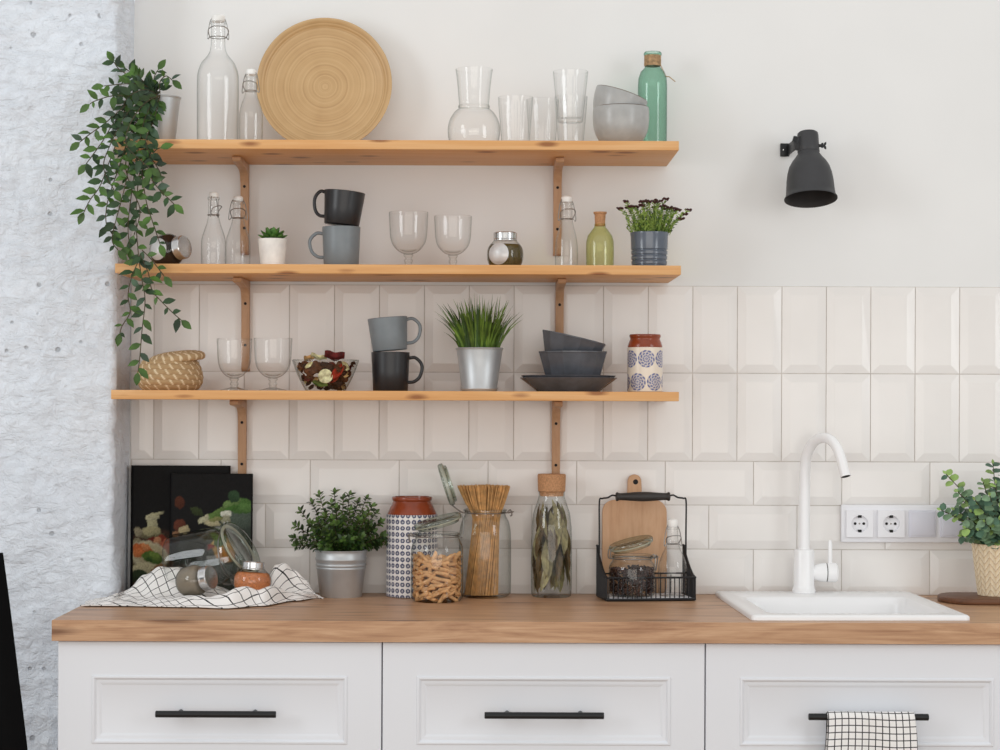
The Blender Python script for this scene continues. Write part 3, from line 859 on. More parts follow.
mug('grey stoneware mug at the bottom of the pair on the middle shelf', 341, Ym, b, 17.4, 19.2, H, -1, H-30.5, H-7, 13, 'mug_grey')
tl = math.radians(5.5)
mug('black stoneware mug tilted on top of the grey mug on the middle shelf', 343, Ym, (P(341.6,228,Ym).x, Ym, ZM+(H+.2+17.5*math.sin(tl))*km), 17.6, 20.5, 33.5, -1, 7, 31, 9.5, 'mug_black', (0,tl,0))
b = base_on(390.5, 370, Ym, ZB); H = hz(352.2, Ym, ZB)
mug('black stoneware mug at the bottom of the pair on the lowest shelf', 390, Ym, b, 17.4, 19.3, H, 1, H-30, H-6, 12.8, 'mug_black')
tl = math.radians(-4.8)
mug('grey stoneware mug tilted on top of the black mug on the lowest shelf', 389, Ym, (P(390.0,352,Ym).x, Ym, ZB+(H+.2+17.0*math.sin(-tl))*km), 17.3, 20, 33.0, 1, 6, 29.5, 12.5, 'mug_grey', (0,tl,0))

# ================================================================== GOBLETS
def goblet(label, cx, Y, zb, y_top, y_bowl, r):
    a = At(cx, Y, zb).fix(y_top+20); kk = a.k
    zt, zb_ = a.zr(r, y_top), a.z(y_bowl)
    h = zt-zb_
    root = thing('goblet', label, 'glass', a.loc(), group='clear stemmed goblets')
    m = MB(); rr = r*kk
    bowl = curve_prof([(3.2*kk,zb_-.001),(rr*.50,zb_+h*.06),(rr*.80,zb_+h*.22),(rr*.93,zb_+h*.42),(rr*.97,zb_+h*.7),(rr,zt)],5)
    m.lathe(bowl+[(rr-.0006,zt+.0006),(rr-.0013,zt)], 60, None, 0, .006, 20)
    m.lathe(curve_prof([(.0001,zb_+h*.05),(rr*.25,zb_+h*.06),(rr*.45,zb_+h*.11)],4), 40)
    m.build('bowl', M_['glass'], root, ang=70)
    m = MB(); s = zb_
    m.lathe(curve_prof([(.0001,s),(4.6*kk,s-.5*kk),(4.4*kk,s*.86),(3.2*kk,s*.70),(4.4*kk,s*.55),(3.3*kk,s*.36),(4.2*kk,s*.25)],4), 24); m.build('stem', M_['glass_jar'], root, ang=70)
    m = MB(); m.lathe([(4.2*kk,s*.25),(8*kk,s*.16),(13.5*kk,.0018),(13.6*kk,.0006),(13.2*kk,0),(.0001,0)], 40); m.build('foot', M_['glass'], root, ang=60)
    return root
goblet('clear stemmed goblet on the middle shelf right beside the stacked mugs', 408.5, -.15, ZM, 211, 254, 19.6)
goblet('clear stemmed goblet on the middle shelf left of the round spice jar', 453, -.15, ZM, 215, 255, 18.8)
goblet('clear stemmed goblet on the lowest shelf next to the woven basket', 234.3, -.17, ZB, 338.5, 378, 17.6)
goblet('clear stemmed goblet on the lowest shelf left of the potpourri bowl', 273, -.135, ZB, 338, 378, 19.2)

# ================================================================== ROUND SPICE JARS
def spice_jar(label, base, Y, rot, r, h_body, lid_r, lid_h, fill, glint_dir=None, disc='glint_white'):
    kk = k(Y)
    root = thing('spice_jar', label, 'jar', base, rot, 'round spice jars with silver lids')
    pr = curve_prof([(r*.70,0),(r*.93,h_body*.2),(r,h_body*.48),(r*.93,h_body*.74),(r*.66,h_body*.95),(r*.62,h_body*1.02)],5)
    sc = lambda q: [(x*kk, z*kk) for x, z in q]
    m = MB(); m.lathe([(.0001,0)]+sc(pr), 40); m.build('jar_body', M_['glass_jar'], root, ang=60)
    m = MB(); q = [(x*.955, max(.5, z)) for x, z in pr if z < h_body*.86]
    m.lathe([(.0001,.5*kk)]+sc(q)+[(.0001,q[-1][1]*kk)], 32); m.build('contents', M_[fill], root, ang=70)
    m = MB(); l = lid_r; z0 = h_body*.97
    m.lathe(sc([(.0001,z0),(l,z0),(l,z0+.8),(l*.97,z0+1.2),(l,z0+1.6),(l,z0+lid_h-.8),(l*.94,z0+lid_h),(l*.86,z0+lid_h-.3),(.0001,z0+lid_h-.3)]), 36); m.build('lid', M_['lid_metal'], root, ang=30)
    if glint_dir is not None:
        az, el = glint_dir
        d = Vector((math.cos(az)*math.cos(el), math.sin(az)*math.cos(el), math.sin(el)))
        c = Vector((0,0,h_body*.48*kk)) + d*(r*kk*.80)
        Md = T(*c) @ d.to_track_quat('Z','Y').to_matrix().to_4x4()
        m = MB(); rr = r*kk*.60; m.lathe([(.0001,r*kk*.225),(rr*.35,r*kk*.205),(rr*.6,r*kk*.165),(rr*.85,r*kk*.09),(rr,r*kk*.02)], 32, Md); m.build('painted_glint', M_[disc], root)  # domed pale disc: window reflection painted onto the jar glass
    return root
Yj = -.15
b = (P(505.2,250,Yj).x, Yj, ZM)
spice_jar('round spice jar of dried herbs with a round white painted window reflection, upright on the middle shelf', b, Yj, (0,0,0), 18.2, 29.5, 11.8, 8.2, 'spice_green', (math.radians(-116), .03))
# lying on the middle shelf: axis points right, towards viewer, slightly up
kj = k(Yj)
def lying(cx, row, Y, zb, az, el, r):
    d = Vector((math.cos(az)*math.cos(el), math.sin(az)*math.cos(el), math.sin(el)))
    e = d.to_track_quat('Z','Y').to_euler()
    return P(cx,row,Y), d, e
ctr, d, e = lying(168, 250, -.16, ZM, math.radians(-28), .16, 18)
basep = Vector((ctr.x, -.16, ZM + 16.9*kj)) - d*(14*kj)
spice_jar('round jar of dark spice lying on its side on the middle shelf behind the vine', basep, -.16, e, 17.0, 28, 11.8, 8.0, 'spice_dark', None)
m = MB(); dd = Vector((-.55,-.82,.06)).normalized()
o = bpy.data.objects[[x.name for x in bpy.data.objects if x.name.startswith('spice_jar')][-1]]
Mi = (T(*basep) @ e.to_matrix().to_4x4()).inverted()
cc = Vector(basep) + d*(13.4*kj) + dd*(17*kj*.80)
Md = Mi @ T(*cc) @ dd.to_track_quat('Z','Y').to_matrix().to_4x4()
m.lathe([(.0001,17*kj*.235),(4*kj,17*kj*.21),(7*kj,17*kj*.155),(9.5*kj,17*kj*.07),(11.0*kj,0)], 32, Md); m.build('painted_glint', M_['glint_white'], o)  # same painted window reflection on the lying jar's side

# ================================================================== PLANT POTS
def steel_pot(root, a, rim, base, y_rim, ribs=(), mat='steel'):
    kk = a.k; zt = a.z(y_rim)
    out = [(.0001,0),(base*kk-.001,0),(base*kk,.0015)]
    pts = [(0.02, 0)]
    zr = sorted([a.z(y) for y in ribs])
    for z in zr:
        f = z/zt; r = (base+(rim-base)*f)*kk
        out += [(r-.0,z-1.6*kk),(r+.75*kk,z-.6*kk),(r+.75*kk,z+.6*kk),(r+.0,z+1.6*kk)]
    out += [(rim*kk-.6*kk, zt-2.0*kk),(rim*kk+.2*kk, zt-1.6*kk),(rim*kk+.5*kk,zt-.6*kk),(rim*kk,zt),(rim*kk-.9*kk,zt-.4*kk),(rim*kk-1.6*kk,zt-3*kk),(base*kk*1.02,zt*.5)]
    m = MB(); m.lathe(out, 48); p = m.build('pot', M_[mat], root, ang=45)
    m = MB(); rs = (base+(rim-base)*.85)*kk-.8*kk; zs = zt*.86
    m.lathe([(.0001,zs+.004),(rs*.6,zs+.003),(rs,zs)], 28); m.build('soil', M_['soil'], root)
    return p

def trailing_plant():
    Y = -.15; a = At(162.5, Y, ZT).fix(120)
    root = thing('trailing_plant', 'long trailing green vine in a galvanised bucket hanging off the shelf ends', 'plant', a.loc())
    steel_pot(root, a, 18.2, 12.2, 97, ())
    O = Vector(a.loc())
    rr = random.Random(8)
    def W(px, py, Yd): return P(px,py,Yd) - O
    vines = [  # (points, first depth, last depth, spacing)
     ([(160,96),(148,84),(134,78),(120,70),(114,62)], -.16,-.20),
     ([(160,96),(148,84),(139,80),(130,72),(125,68)], -.16,-.18),
     ([(158,96),(146,86),(138,84),(130,86),(124,92)], -.17,-.22),
     ([(158,96),(150,86),(142,80),(138,74)], -.17,-.20),
     ([(160,97),(148,90),(136,92),(126,100),(122,112)], -.19,-.27),
     ([(160,94),(160,82),(166,76),(172,80)], -.15,-.16),
     ([(158,94),(154,82),(155,75),(158,70)], -.15,-.15),
     ([(158,92),(140,84),(122,84),(104,86)], -.16,-.25),
     ([(158,94),(132,96),(112,96),(95,101),(90,104)], -.18,-.30),
     ([(156,94),(136,98),(118,112),(104,124),(90,134),(80,142)], -.18,-.31),
     ([(156,94),(134,104),(116,120),(102,142),(92,156),(86,164)], -.18,-.315),
     ([(156,95),(136,108),(122,130),(110,160),(100,186),(90,200),(84,212)], -.20,-.32),
     ([(158,95),(140,112),(128,140),(118,170),(108,200),(106,222),(112,234)], -.20,-.32),
     ([(158,95),(142,112),(132,150),(124,190),(116,220),(112,240),(118,250)], -.20,-.33),
     ([(158,96),(146,115),(138,150),(132,190),(128,225),(130,248)], -.21,-.32),
     ([(160,96),(150,118),(145,150),(150,175),(158,188),(168,198),(174,204)], -.21,-.32),
     ([(160,96),(154,120),(146,140),(152,158),(160,172),(162,182)], -.21,-.315),
     ([(158,96),(148,120),(142,165),(146,200),(152,220),(156,232),(160,244)], -.21,-.325),
     ([(160,97),(152,120),(140,170),(136,215),(138,250),(141,275),(145,300),(142,330),(140,355),(138,372)], -.21,-.32),
     ([(139,260),(132,276),(128,295),(130,312),(122,326),(120,333)], -.325,-.318),
     ([(140,255),(148,272),(152,290),(162,302),(172,312),(181,320)], -.325,-.318),
     ([(142,250),(150,258),(158,268),(164,276)], -.325,-.318),
     ([(160,95),(150,130),(146,160),(156,150),(160,148)], -.21,-.31),
     ([(160,95),(138,118),(126,160),(130,185),(140,210),(134,235)], -.215,-.32),
     ([(158,95),(130,110),(108,150),(104,170),(114,190)], -.215,-.33),
     ([(160,95),(144,104),(130,124),(126,144),(138,158),(150,168)], -.21,-.335),
    ]
    st = MB(); lf = MB()
    for vi, (pts, ya, yb) in enumerate(vines):
        n = len(pts)
        path = []
        for i, (x, y) in enumerate(pts):
            f = min(1, i/max(1, (n-1)*.45)); path.append(W(x, y, ya+(yb-ya)*f))
        sp = smooth_path(path, 8)
        st.tube(sp, .0011, 5)
        acc = 0; side = 1; nxt = .012 if vi not in (19,20,21) else .004
        total = sum((sp[i+1]-sp[i]).length for i in range(len(sp)-1)); run = 0
        for i in range(len(sp)-1):
            dv = sp[i+1]-sp[i]; run += dv.length
            acc += dv.length
            if acc >= nxt:
                acc = 0; nxt = rr.uniform(.0065,.0115) if vi not in (18,19,20,21) else rr.uniform(.010,.015); side = -side
                dn = dv.normalized()
                perp = Vector((-dn.z, 0, dn.x))*side
                down = .35 if vi > 7 else -.1
                ld = (dn*rr.uniform(.25,.6) + perp*rr.uniform(.7,1.1) + Vector((0,rr.uniform(-.7,-.05),-down*rr.random()))).normalized()
                L = rr.uniform(.022,.033); 
                if rr.random() < .18: L *= .62
                nr = Vector((rr.uniform(-.5,.5), -1, rr.uniform(-.1,.9)))
                mi = rr.choices((0,1,2), (5,5,1.5))[0]
                if vi <= 12 and run < total*.55: mi = rr.choices((0,1,2), (2,3,4))[0]
                lf.leaf(sp[i]+dn*.001, ld, nr, L, L*.50, rr.uniform(.05,.3), .22, mi, (.80,.98,.55))
        dn = (sp[-1]-sp[-3]).normalized()
        lf.leaf(sp[-1], dn, (rr.uniform(-.3,.3),-1,.2), .029, .0155, .1, .2, 0, (.78,1,.62))
    st.build('stems', M_['stem'], root); lf.build('foliage', [M_['leaf'],M_['leaf_dark'],M_['leaf_teal']], root, recalc=False)
trailing_plant()

def succulent():
    a = At(272.5, -.16, ZM).fix(252); kk = a.k
    root = thing('succulent', 'small green succulent in a white pot on the middle shelf', 'plant', a.loc())
    zt = a.z(239)
    m = MB(); m.lathe([(.0001,0),(11.2*kk,0),(11.8*kk,.6*kk),(14.4*kk,zt-.4*kk),(14.2*kk,zt),(13.4*kk,zt),(13*kk,zt-3*kk),(.0001,zt-3*kk)], 40); m.build('pot', M_['pot_white'], root)
    m = MB(); rr = random.Random(2)
    for ring, (n, el, L) in enumerate(((9,.22,14.5),(8,.55,14),(6,.95,13),(4,1.3,10))):
        for i in range(n):
            az = 2*PI*i/n + ring*.4
            d = Vector((math.cos(az)*math.cos(el), math.sin(az)*math.cos(el), math.sin(el)))
            nr = Vector((-math.cos(az)*math.sin(el), -math.sin(az)*math.sin(el), math.cos(el)))
            o = Vector((0,0,zt-1*kk)) + d*kk*1.5
            # plump leaf: scaled ellipsoid-like pod
            side = d.cross(nr); sc = [(0,.3),(.25,.75),(.5,1),(.72,.92),(.9,.5),(1,.05)]
            vs=[]; fs=[]
            for t, w in sc:
                c = o + d*(L*kk*t) + nr*(kk*1.5*t*t)
                for j in range(8):
                    q = 2*PI*j/8; vs.append(c + side*(math.cos(q)*w*kk*3.3) + nr*(math.sin(q)*w*kk*1.3))
            for q in range(len(sc)-1):
                for j in range(8): fs.append((q*8+j, q*8+(j+1)%8, (q+1)*8+(j+1)%8, (q+1)*8+j))
            m.add(vs, fs)
    m.build('rosette', M_['succulent'], root, ang=80)
succulent()

def flower_pot():
    a = At(649.3, -.145, ZM).fix(245); kk = a.k
    root = thing('flowering_plant', 'burgundy-flowered plant in a glossy blue-grey ribbed pot at the end of the middle shelf', 'plant', a.loc())
    zt = a.z(232.5); O = Vector(a.loc())
    out = [(.0001,0),(16.8*kk,0),(17.4*kk,.8*kk)]
    for y in (265.5,260.5,255.5,250.5):
        z = a.z(y); f = z/zt; r = (17.5+1.5*f)*kk
        out += [(r,z-2.0*kk),(r+.15*kk,z-1.0*kk),(r-.7*kk,z-.3*kk),(r-.7*kk,z+.3*kk),(r+.15*kk,z+1.0*kk)]
    out += [(18.8*kk,zt-4*kk),(19.3*kk,zt-1.5*kk),(19.3*kk,zt-.4*kk),(18.8*kk,zt),(17.8*kk,zt-.3*kk),(17*kk,zt-4*kk)]
    m = MB(); m.lathe(out, 48); m.build('pot', M_['pot_blue'], root, ang=40)
    m = MB(); m.lathe([(.0001,zt-3*kk),(17*kk,zt-4*kk)], 24); m.build('soil', M_['soil'], root)
    heads = [(215,178),(165,240),(230,228),(285,218),(300,230),(350,180),(385,176),(410,182),(352,212),(455,170),(475,185),(495,178),(545,160),(460,225),(525,215),(530,235),(575,230),(590,240),(620,240),(640,255),(655,245),(740,250),(710,285),(680,325),(485,335),(250,222)]
    rr = random.Random(4); st = MB(); lf = MB(); fl = MB()
    for (x, y) in heads:
        px, py = 600+.12*x, 180+.12*y
        dy = rr.uniform(-.028,.028)
        tip = P(px,py,a.Y+dy)-O
        b = Vector((tip.x*.55 + rr.uniform(-.004,.004), dy*.5, zt-3*kk))
        mid = (b+tip)/2 + Vector((-tip.x*.08,0,.004))
        sp = smooth_path([b,mid,tip], 8); st.tube(sp, .0007, 5)
        for q in range(8):
            c = tip + Vector((rr.uniform(-1,1)*2.9*kk, rr.uniform(-1,1)*2*kk, rr.uniform(-.6,.8)*1.2*kk)); 
            fl.lathe([(.0001,-1.1*kk),(1.2*kk,-.3*kk),(1.4*kk,.5*kk),(.0001,1.2*kk)], 6, T(*c))
        for i in range(2, len(sp)-2):
            for s in range(3):
                d = Vector((rr.uniform(-1,1), rr.uniform(-1,.6), rr.uniform(0,1))).normalized()
                lf.leaf(sp[i], d, (rr.uniform(-.4,.4),-1,.4), rr.uniform(.006,.010), .0024, .1, .2, rr.choice((0,0,1)))
    for q in range(150):
        az = rr.uniform(0,2*PI); r = rr.uniform(0,16)*kk; x, y = r*math.cos(az), r*math.sin(az)
        h = rr.uniform(4,24)*kk; 
        o = Vector((x,y,zt-3*kk)); t = o + Vector((x*.5, y*.5, h)); st.tube([o,t],.0006,4)
        for i in range(5):
            c = o.lerp(t, .3+.7*i/4); d = Vector((rr.uniform(-1,1), rr.uniform(-1,.6), rr.uniform(.2,1.2)))
            lf.leaf(c, d, (rr.uniform(-.4,.4),-1,.4), rr.uniform(.006,.010), .0026, .1, .2, rr.choice((0,0,1)))
    st.build('stems', M_['sprig'], root); lf.build('foliage', [M_['sprig'],M_['leaf']], root, recalc=False); fl.build('flowers', M_['flower'], root, ang=80)
flower_pot()

def grass_pot():
    a = At(479.5, -.15, ZB).fix(370); kk = a.k
    root = thing('potted_grass', 'spiky green grass in a plain steel pot on the lowest shelf', 'plant', a.loc())
    steel_pot(root, a, 23.6, 17.4, 347.8, (388.5,))
    zt = a.z(347.8); rr = random.Random(6); m = MB()
    for i in range(250):
        az = rr.uniform(0,2*PI); r = 19*kk*math.sqrt(rr.random())
        b = Vector((r*math.cos(az), r*math.sin(az), zt-4*kk))
        out = Vector((math.cos(az),math.sin(az),0)); lean = rr.uniform(.1,1)*(r/(19*kk))
        L = rr.uniform(26,60)*kk
        pts = []
        for j in range(6):
            t = j/5; pts.append(b + Vector((0,0,1))*(L*t*(1-.28*lean*t)) + out*(lean*L*(.42*t+.36*t*t)) + Vector((rr.uniform(-.3,.3)*kk,0,0)))
        s = Vector((1,rr.uniform(-.5,.5),0)).normalized() if rr.random()<.7 else Vector((-out.y,out.x,0))
        m.blade(pts, rr.uniform(1.8,3.0)*kk, s, rr.choice((0,0,1)))
    m.build('grass', [M_['grass'],M_['grass2']], root, recalc=False)
grass_pot()

def boxwood():
    a = At(341, -.080, CT).fix(570); kk = a.k; O = Vector(a.loc())
    root = thing('potted_shrub', 'bushy small-leaved green plant in a ribbed steel pot on the worktop', 'plant', a.loc())
    steel_pot(root, a, 26.2, 21.0, 549.5, (567.5,564.3,558.5))
    zt = a.z(549.5); rr = random.Random(9); st = MB(); lf = MB()
    tips = [(-47,12),(-44,24),(-40,38),(-30,46),(-22,54),(-10,46),(-8,56),(2,51),(8,54),(16,47),(24,50),(32,44),(34,36),(40,28),(42,14),(44,8),(-38,10),(28,26),(-16,36),(10,40),(-30,26),(36,4),(-44,4),(0,30),(20,32),(-4,42),(-24,18),(22,14),(8,16),(-10,14)]
    for i in range(54):
        if i < len(tips): tx, tz = tips[i]; ty = rr.uniform(-26,14)
        else:
            az = rr.uniform(0,2*PI); q = rr.uniform(.3,1); tx = 40*q*math.cos(az); ty = -abs(26*q*math.sin(az)) if rr.random()<.7 else 14*q; tz = rr.uniform(4,46)*(1.15-q*.5)
        ty = min(ty, 24)
        tip = Vector((tx*kk, ty*kk, zt+tz*kk)); b = Vector((tx*.28*kk, ty*.28*kk, zt-4*kk))
        sp = smooth_path([b, b.lerp(tip,.5)+Vector((0,0,.006)), tip], 8); st.tube(sp, .0009, 5)
        for j in range(2, len(sp)):
            for s in (0,1):
                dn = (sp[j]-sp[j-1]).normalized(); az = j*1.57+s*PI+rr.uniform(-.4,.4)
                pr = dn.orthogonal().normalized(); pr = Matrix.Rotation(az,3,dn) @ pr
                L = rr.uniform(5,8.5)*kk
                lf.leaf(sp[j], pr+dn*.6+Vector((0,-.2,0)), dn+Vector((0,-.6,.3)), L, L*.55, .15, .25, rr.choice((0,0,1,1,2)))
        lf.leaf(sp[-1], dn+Vector((.2,0,.1)), (0,-1,.3), 6*kk, 3.4*kk, .1, .2, 0)
    st.build('stems', M_['stem'], root); lf.build('foliage', [M_['leaf_box'],M_['leaf_box2'],M_['leaf']], root, recalc=False)
boxwood()
LC = lambda c: lin(c)[:3]
def mixc(a, b, t): return tuple(a[i]+(b[i]-a[i])*t for i in range(3))

# ================================================================== WOVEN BASKET (lowest shelf)
def seagrass():
    Y = -.15; a = At(170, Y, ZB).fix(375); kk = a.k
    root = thing('woven_basket', 'squat coiled seagrass basket with its lid askew on the lowest shelf', 'basket', a.loc())
    base_c, dark, pale = LC((192,162,122)), LC((146,114,78)), LC((232,214,182))
    def colf(th, r, z):
        coil = z/(kk*5.2)
        ph = (th*17/(2*PI) + coil*.30 + int(coil)*.37 + .12*noise.noise(Vector((th*3,int(coil),7)))) % 1
        n = noise.noise(Vector((th*9, z*900, 1)))*.5+.5
        c = mixc(dark, base_c, .35+.65*n)
        edge = abs((coil % 1)-.5)*2
        c = mixc(c, dark, .55*max(0,edge-.55)/.45)
        if ph < .17: c = mixc(c, pale, .85)
        return c
    key = [(27,0),(31.5,5.5),(33.0,13),(31.5,21),(29,27),(26.5,30.3)]
    q = curve_prof([(r*kk, h*kk) for r, h in key], 14)
    out = []
    for r, z in q: out.append((r + .55*kk*abs(math.sin(PI*z/(kk*5.2)))-.3*kk, z))
    m = MB(); m.lathe([(.0001,0)]+out+[(out[-1][0]-2.2*kk,out[-1][1]-.5*kk),(22*kk,12*kk),(.0001,6*kk)], 200, colf=colf); m.build('basket_body', M_['weave'], root, ang=80)
    # lid
    m = MB(); lp = []
    for i in range(60):
        t = i/59; r = 26.0*t; h = 3.2*(1-(t)**3.0)+ .6*abs(math.sin(PI*r/5.2)) 
        lp.append((max(.0001,r*kk), h*kk))
    lp += [(27.4*kk, -.8*kk),(28.2*kk,-3.2*kk),(27.6*kk,-5.8*kk),(25*kk,-7.2*kk),(.0001,-1*kk)]
    def colf2(th, r, z):
        coil = r/(kk*5.2); ph = (th*20/(2*PI) - coil*.5) % 1
        n = noise.noise(Vector((th*8, r*700, 4)))*.5+.5
        c = mixc(dark, base_c, .35+.65*n)
        if ph < .3: c = mixc(c, pale, .85)
        return c
    m.lathe(lp, 160, colf=colf2); l = m.build('lid', M_['weave'], root, ang=80)
    l.location = (6.8*kk, .0, 35.6*kk); l.rotation_euler = (.06, -math.radians(6.5), 0)
seagrass()

# ================================================================== POTPOURRI BOWL
def potpourri():
    Y = -.15; a = At(325.5, Y, ZB).fix(375); kk = a.k; O = Vector(a.loc())
    pr = [(19.5,0),(23,6),(27,14),(30.5,22.5),(33.2,30.6)]
    m = MB(); m.lathe([(.0001,.001)]+curve_prof([(r*kk,h*kk) for r,h in pr],5)+[(32.6*kk,31.2*kk),(31.6*kk,30.4*kk)], 72, None, 0, .012, 18)
    o = m.build('glass_bowl', M_['glass_jar'], ang=70); o.location = O
    tag(o, 'fluted clear glass bowl heaped with potpourri on the lowest shelf', 'bowl')
    rr = random.Random(12)
    def put(name, mb, mat, x, y, h, label, rot, group='dried potpourri pieces in the glass bowl'):
        ob = mb.build(name, mat, ang=60)
        ob.location = O + Vector((x*kk, y*kk, h*kk)); ob.rotation_euler = rot
        return tag(ob, label, 'potpourri', group)
    mats = {n: plain('potpourri_'+n, c, .75, 0, .2, .3, 90, .2) for n, c in (('wine',(92,34,32)),('brown',(88,54,36)),('tan',(196,160,108)),('cream',(226,200,152)),('red',(172,52,36)),('green',(92,108,52)),('dark',(50,32,26)),('lemon',(230,212,160)))}
    def curl(L, W, c, n=8):
        m = MB()
        m.grid(lambda u, w: ((u-.5)*L*kk, (w-.5)*W*kk*(1-.6*(2*u-1)**2), (c*(2*w-1)**2 + .12*math.sin(u*9)+.25*(2*u-1)**2)*W*kk*.6), n, 6)
        m.grid(lambda u, w: ((u-.5)*L*kk, (w-.5)*W*kk*(1-.6*(2*u-1)**2), (c*(2*w-1)**2 + .12*math.sin(u*9)+.25*(2*u-1)**2)*W*kk*.6 - .0012), n, 6)
        return m
    def slc(r, t=1.6):
        m = MB(); m.lathe([(.0001,t*kk*.35),(r*.78*kk,t*kk*.35),(r*.84*kk,t*kk*.55),(r*kk,t*kk*.5),(r*kk,-t*kk*.5),(r*.84*kk,-t*kk*.55),(.0001,-t*kk*.35)], 28); return m
    def pod(r, L):
        m = MB(); m.lathe(curve_prof([(.0001,-L*.5*kk),(r*.7*kk,-L*.32*kk),(r*kk,0),(r*.75*kk,L*.3*kk),(.0001,L*.5*kk)],4), 18, None, 0, .12, 5); return m
    put('dried_petal', curl(20,13,.7), mats['wine'], 9, -6, 31.5, 'large wine-red curled petal on top at the right of the potpourri bowl', (.5,.1,.1), None)
    put('dried_slice', slc(7.2), mats['lemon'], 1.5, -20.5, 14.5, 'pale round dried citrus slice against the front of the potpourri bowl', (PI/2-.25,.1,0), None)
    put('dried_petal', curl(17,9,.8), mats['red'], 13.5, -17, 18, 'bright red curled petal at the front right of the potpourri bowl', (1.2,-.9,.3), None)
    put('dried_petal', curl(15,8,.7), mats['red'], 9, -17.5, 11, 'small red petal low at the front right of the potpourri bowl', (1.1,-.5,.2), None)
    put('dried_leaf', curl(15,6,.5), mats['green'], -4, -19, 6.5, 'green dried leaf low at the front of the potpourri bowl', (1.2,.2,.1), None)
    put('wood_shaving', curl(16,9,.6), mats['cream'], -7, -4, 32, 'cream wood shaving on top of the potpourri bowl, left of the wine-red petal', (.3,.2,.3), None)
    put('wood_shaving', curl(13,8,.8), mats['tan'], -16, 0, 30.5, 'tan wood shaving on top at the left of the potpourri bowl', (.4,-.2,.7), None)
    for (x, y, h, r, L) in ((-14,-14,21,7,13),(-20,-6,25,5,11),(-8,-15,24,6,12),(16,-8,24,6,12),(4,-14,22,6,11)):
        put('dried_pod', pod(r,L), mats[rr.choice(('dark','brown'))], x, y, h, 'dark brown dried pod in the potpourri bowl', (rr.uniform(0,3),rr.uniform(0,3),0))
    for i in range(84):
        ang = rr.uniform(0,2*PI); h = rr.uniform(3,28); q = (19+h*.42-3.4)*(.97 if rr.random()<.75 else rr.random())
        x, y = q*math.cos(ang), q*math.sin(ang)
        kind = rr.choice(('petal','pod','shaving'))
        mt = mats[rr.choice(('brown','tan','cream','dark','wine','brown','tan','dark'))]
        rot = (PI/2+rr.uniform(-.7,.7), rr.uniform(-.8,.8), ang+PI/2)
        if kind == 'pod': put('dried_pod', pod(rr.uniform(2.4,4),rr.uniform(6,10)), mats[rr.choice(('dark','brown'))], x, y, h, 'dark brown dried pod in the potpourri bowl', rot)
        elif kind == 'petal': put('dried_petal', curl(rr.uniform(8,11),6,.6), mt, x, y, h, 'small curled petal or shaving mixed into the potpourri bowl', rot)
        else: put('wood_shaving', curl(rr.uniform(8,12),4,.4), mt, x, y, h, 'small curled petal or shaving mixed into the potpourri bowl', rot)
potpourri()

# ================================================================== DARK PLATES AND FACETED BOWLS
def dinnerware():
    Y = -.15; a = At(568.5, Y, ZB).fix(380); kk = a.k
    def plate(label, z, r, h):
        m = MB()
        m.lathe([(.0001,.6*kk),(r*.58*kk,.5*kk),(r*.60*kk,0),(r*.64*kk,0),(r*.66*kk,1.2*kk),(r*.99*kk,(h-1)*kk),(r*kk,h*kk-.3*kk),(r*.992*kk,h*kk),(r*.68*kk,2.6*kk),(.0001,2.2*kk)], 72)
        o = m.build('dinner_plate', M_['slate'], ang=40); o.location = (a.x, Y, ZB+z*kk)
        tag(o, label, 'plate', 'slate plates on the lowest shelf')
    plate('bottom slate-grey dinner plate under the faceted bowls on the lowest shelf', 0, 48.6, 14.2)
    plate('upper slate-grey dinner plate, nested in the other under the faceted bowls', 2.8, 47.4, 13.6)
    def fbowl(label, rt, rb, h, loc, rot):
        n = 12; vs=[]; fs=[]
        rows = [(rb*.9,0),(rb,.8),(rt*.985,h-2.2),(rt,h-1.2),(rt,h),(rt-1.8,h),(rb*.95,3.2)]
        for r, z in rows:
            for j in range(n):
                q = 2*PI*(j+.35)/n; vs.append((r*kk*math.cos(q), r*kk*math.sin(q), z*kk))
        for i in range(len(rows)-1):
            for j in range(n): fs.append((i*n+j, i*n+(j+1)%n, (i+1)*n+(j+1)%n, (i+1)*n+j))
        fs.append(list(range(n))[::-1]); fs.append([(len(rows)-1)*n+j for j in range(n)])
        m = MB(); m.add(vs, fs); o = m.build('faceted_bowl', M_['slate'], smooth=False); o.location = loc; o.rotation_euler = rot
        tag(o, label, 'bowl', 'slate faceted bowls on the lowest shelf')
    zp = ZB + (2.8+2.4)*kk
    h = (P(572,351.5,Y).z - zp)/kk
    bx = P(573,360,Y).x
    fbowl('lower slate faceted bowl standing on the stacked dark plates', 35, 25.5, h, (bx, Y, zp), (0,0,0))
    tl = math.radians(13); c = P(574.3,337.2,Y); H2 = 22
    lo = c - RY(tl) @ Vector((0,0,H2*kk))
    fbowl('upper slate faceted bowl tilted on the rim of the lower one', 33.2, 26, H2, lo, (0,tl,0))
dinnerware()

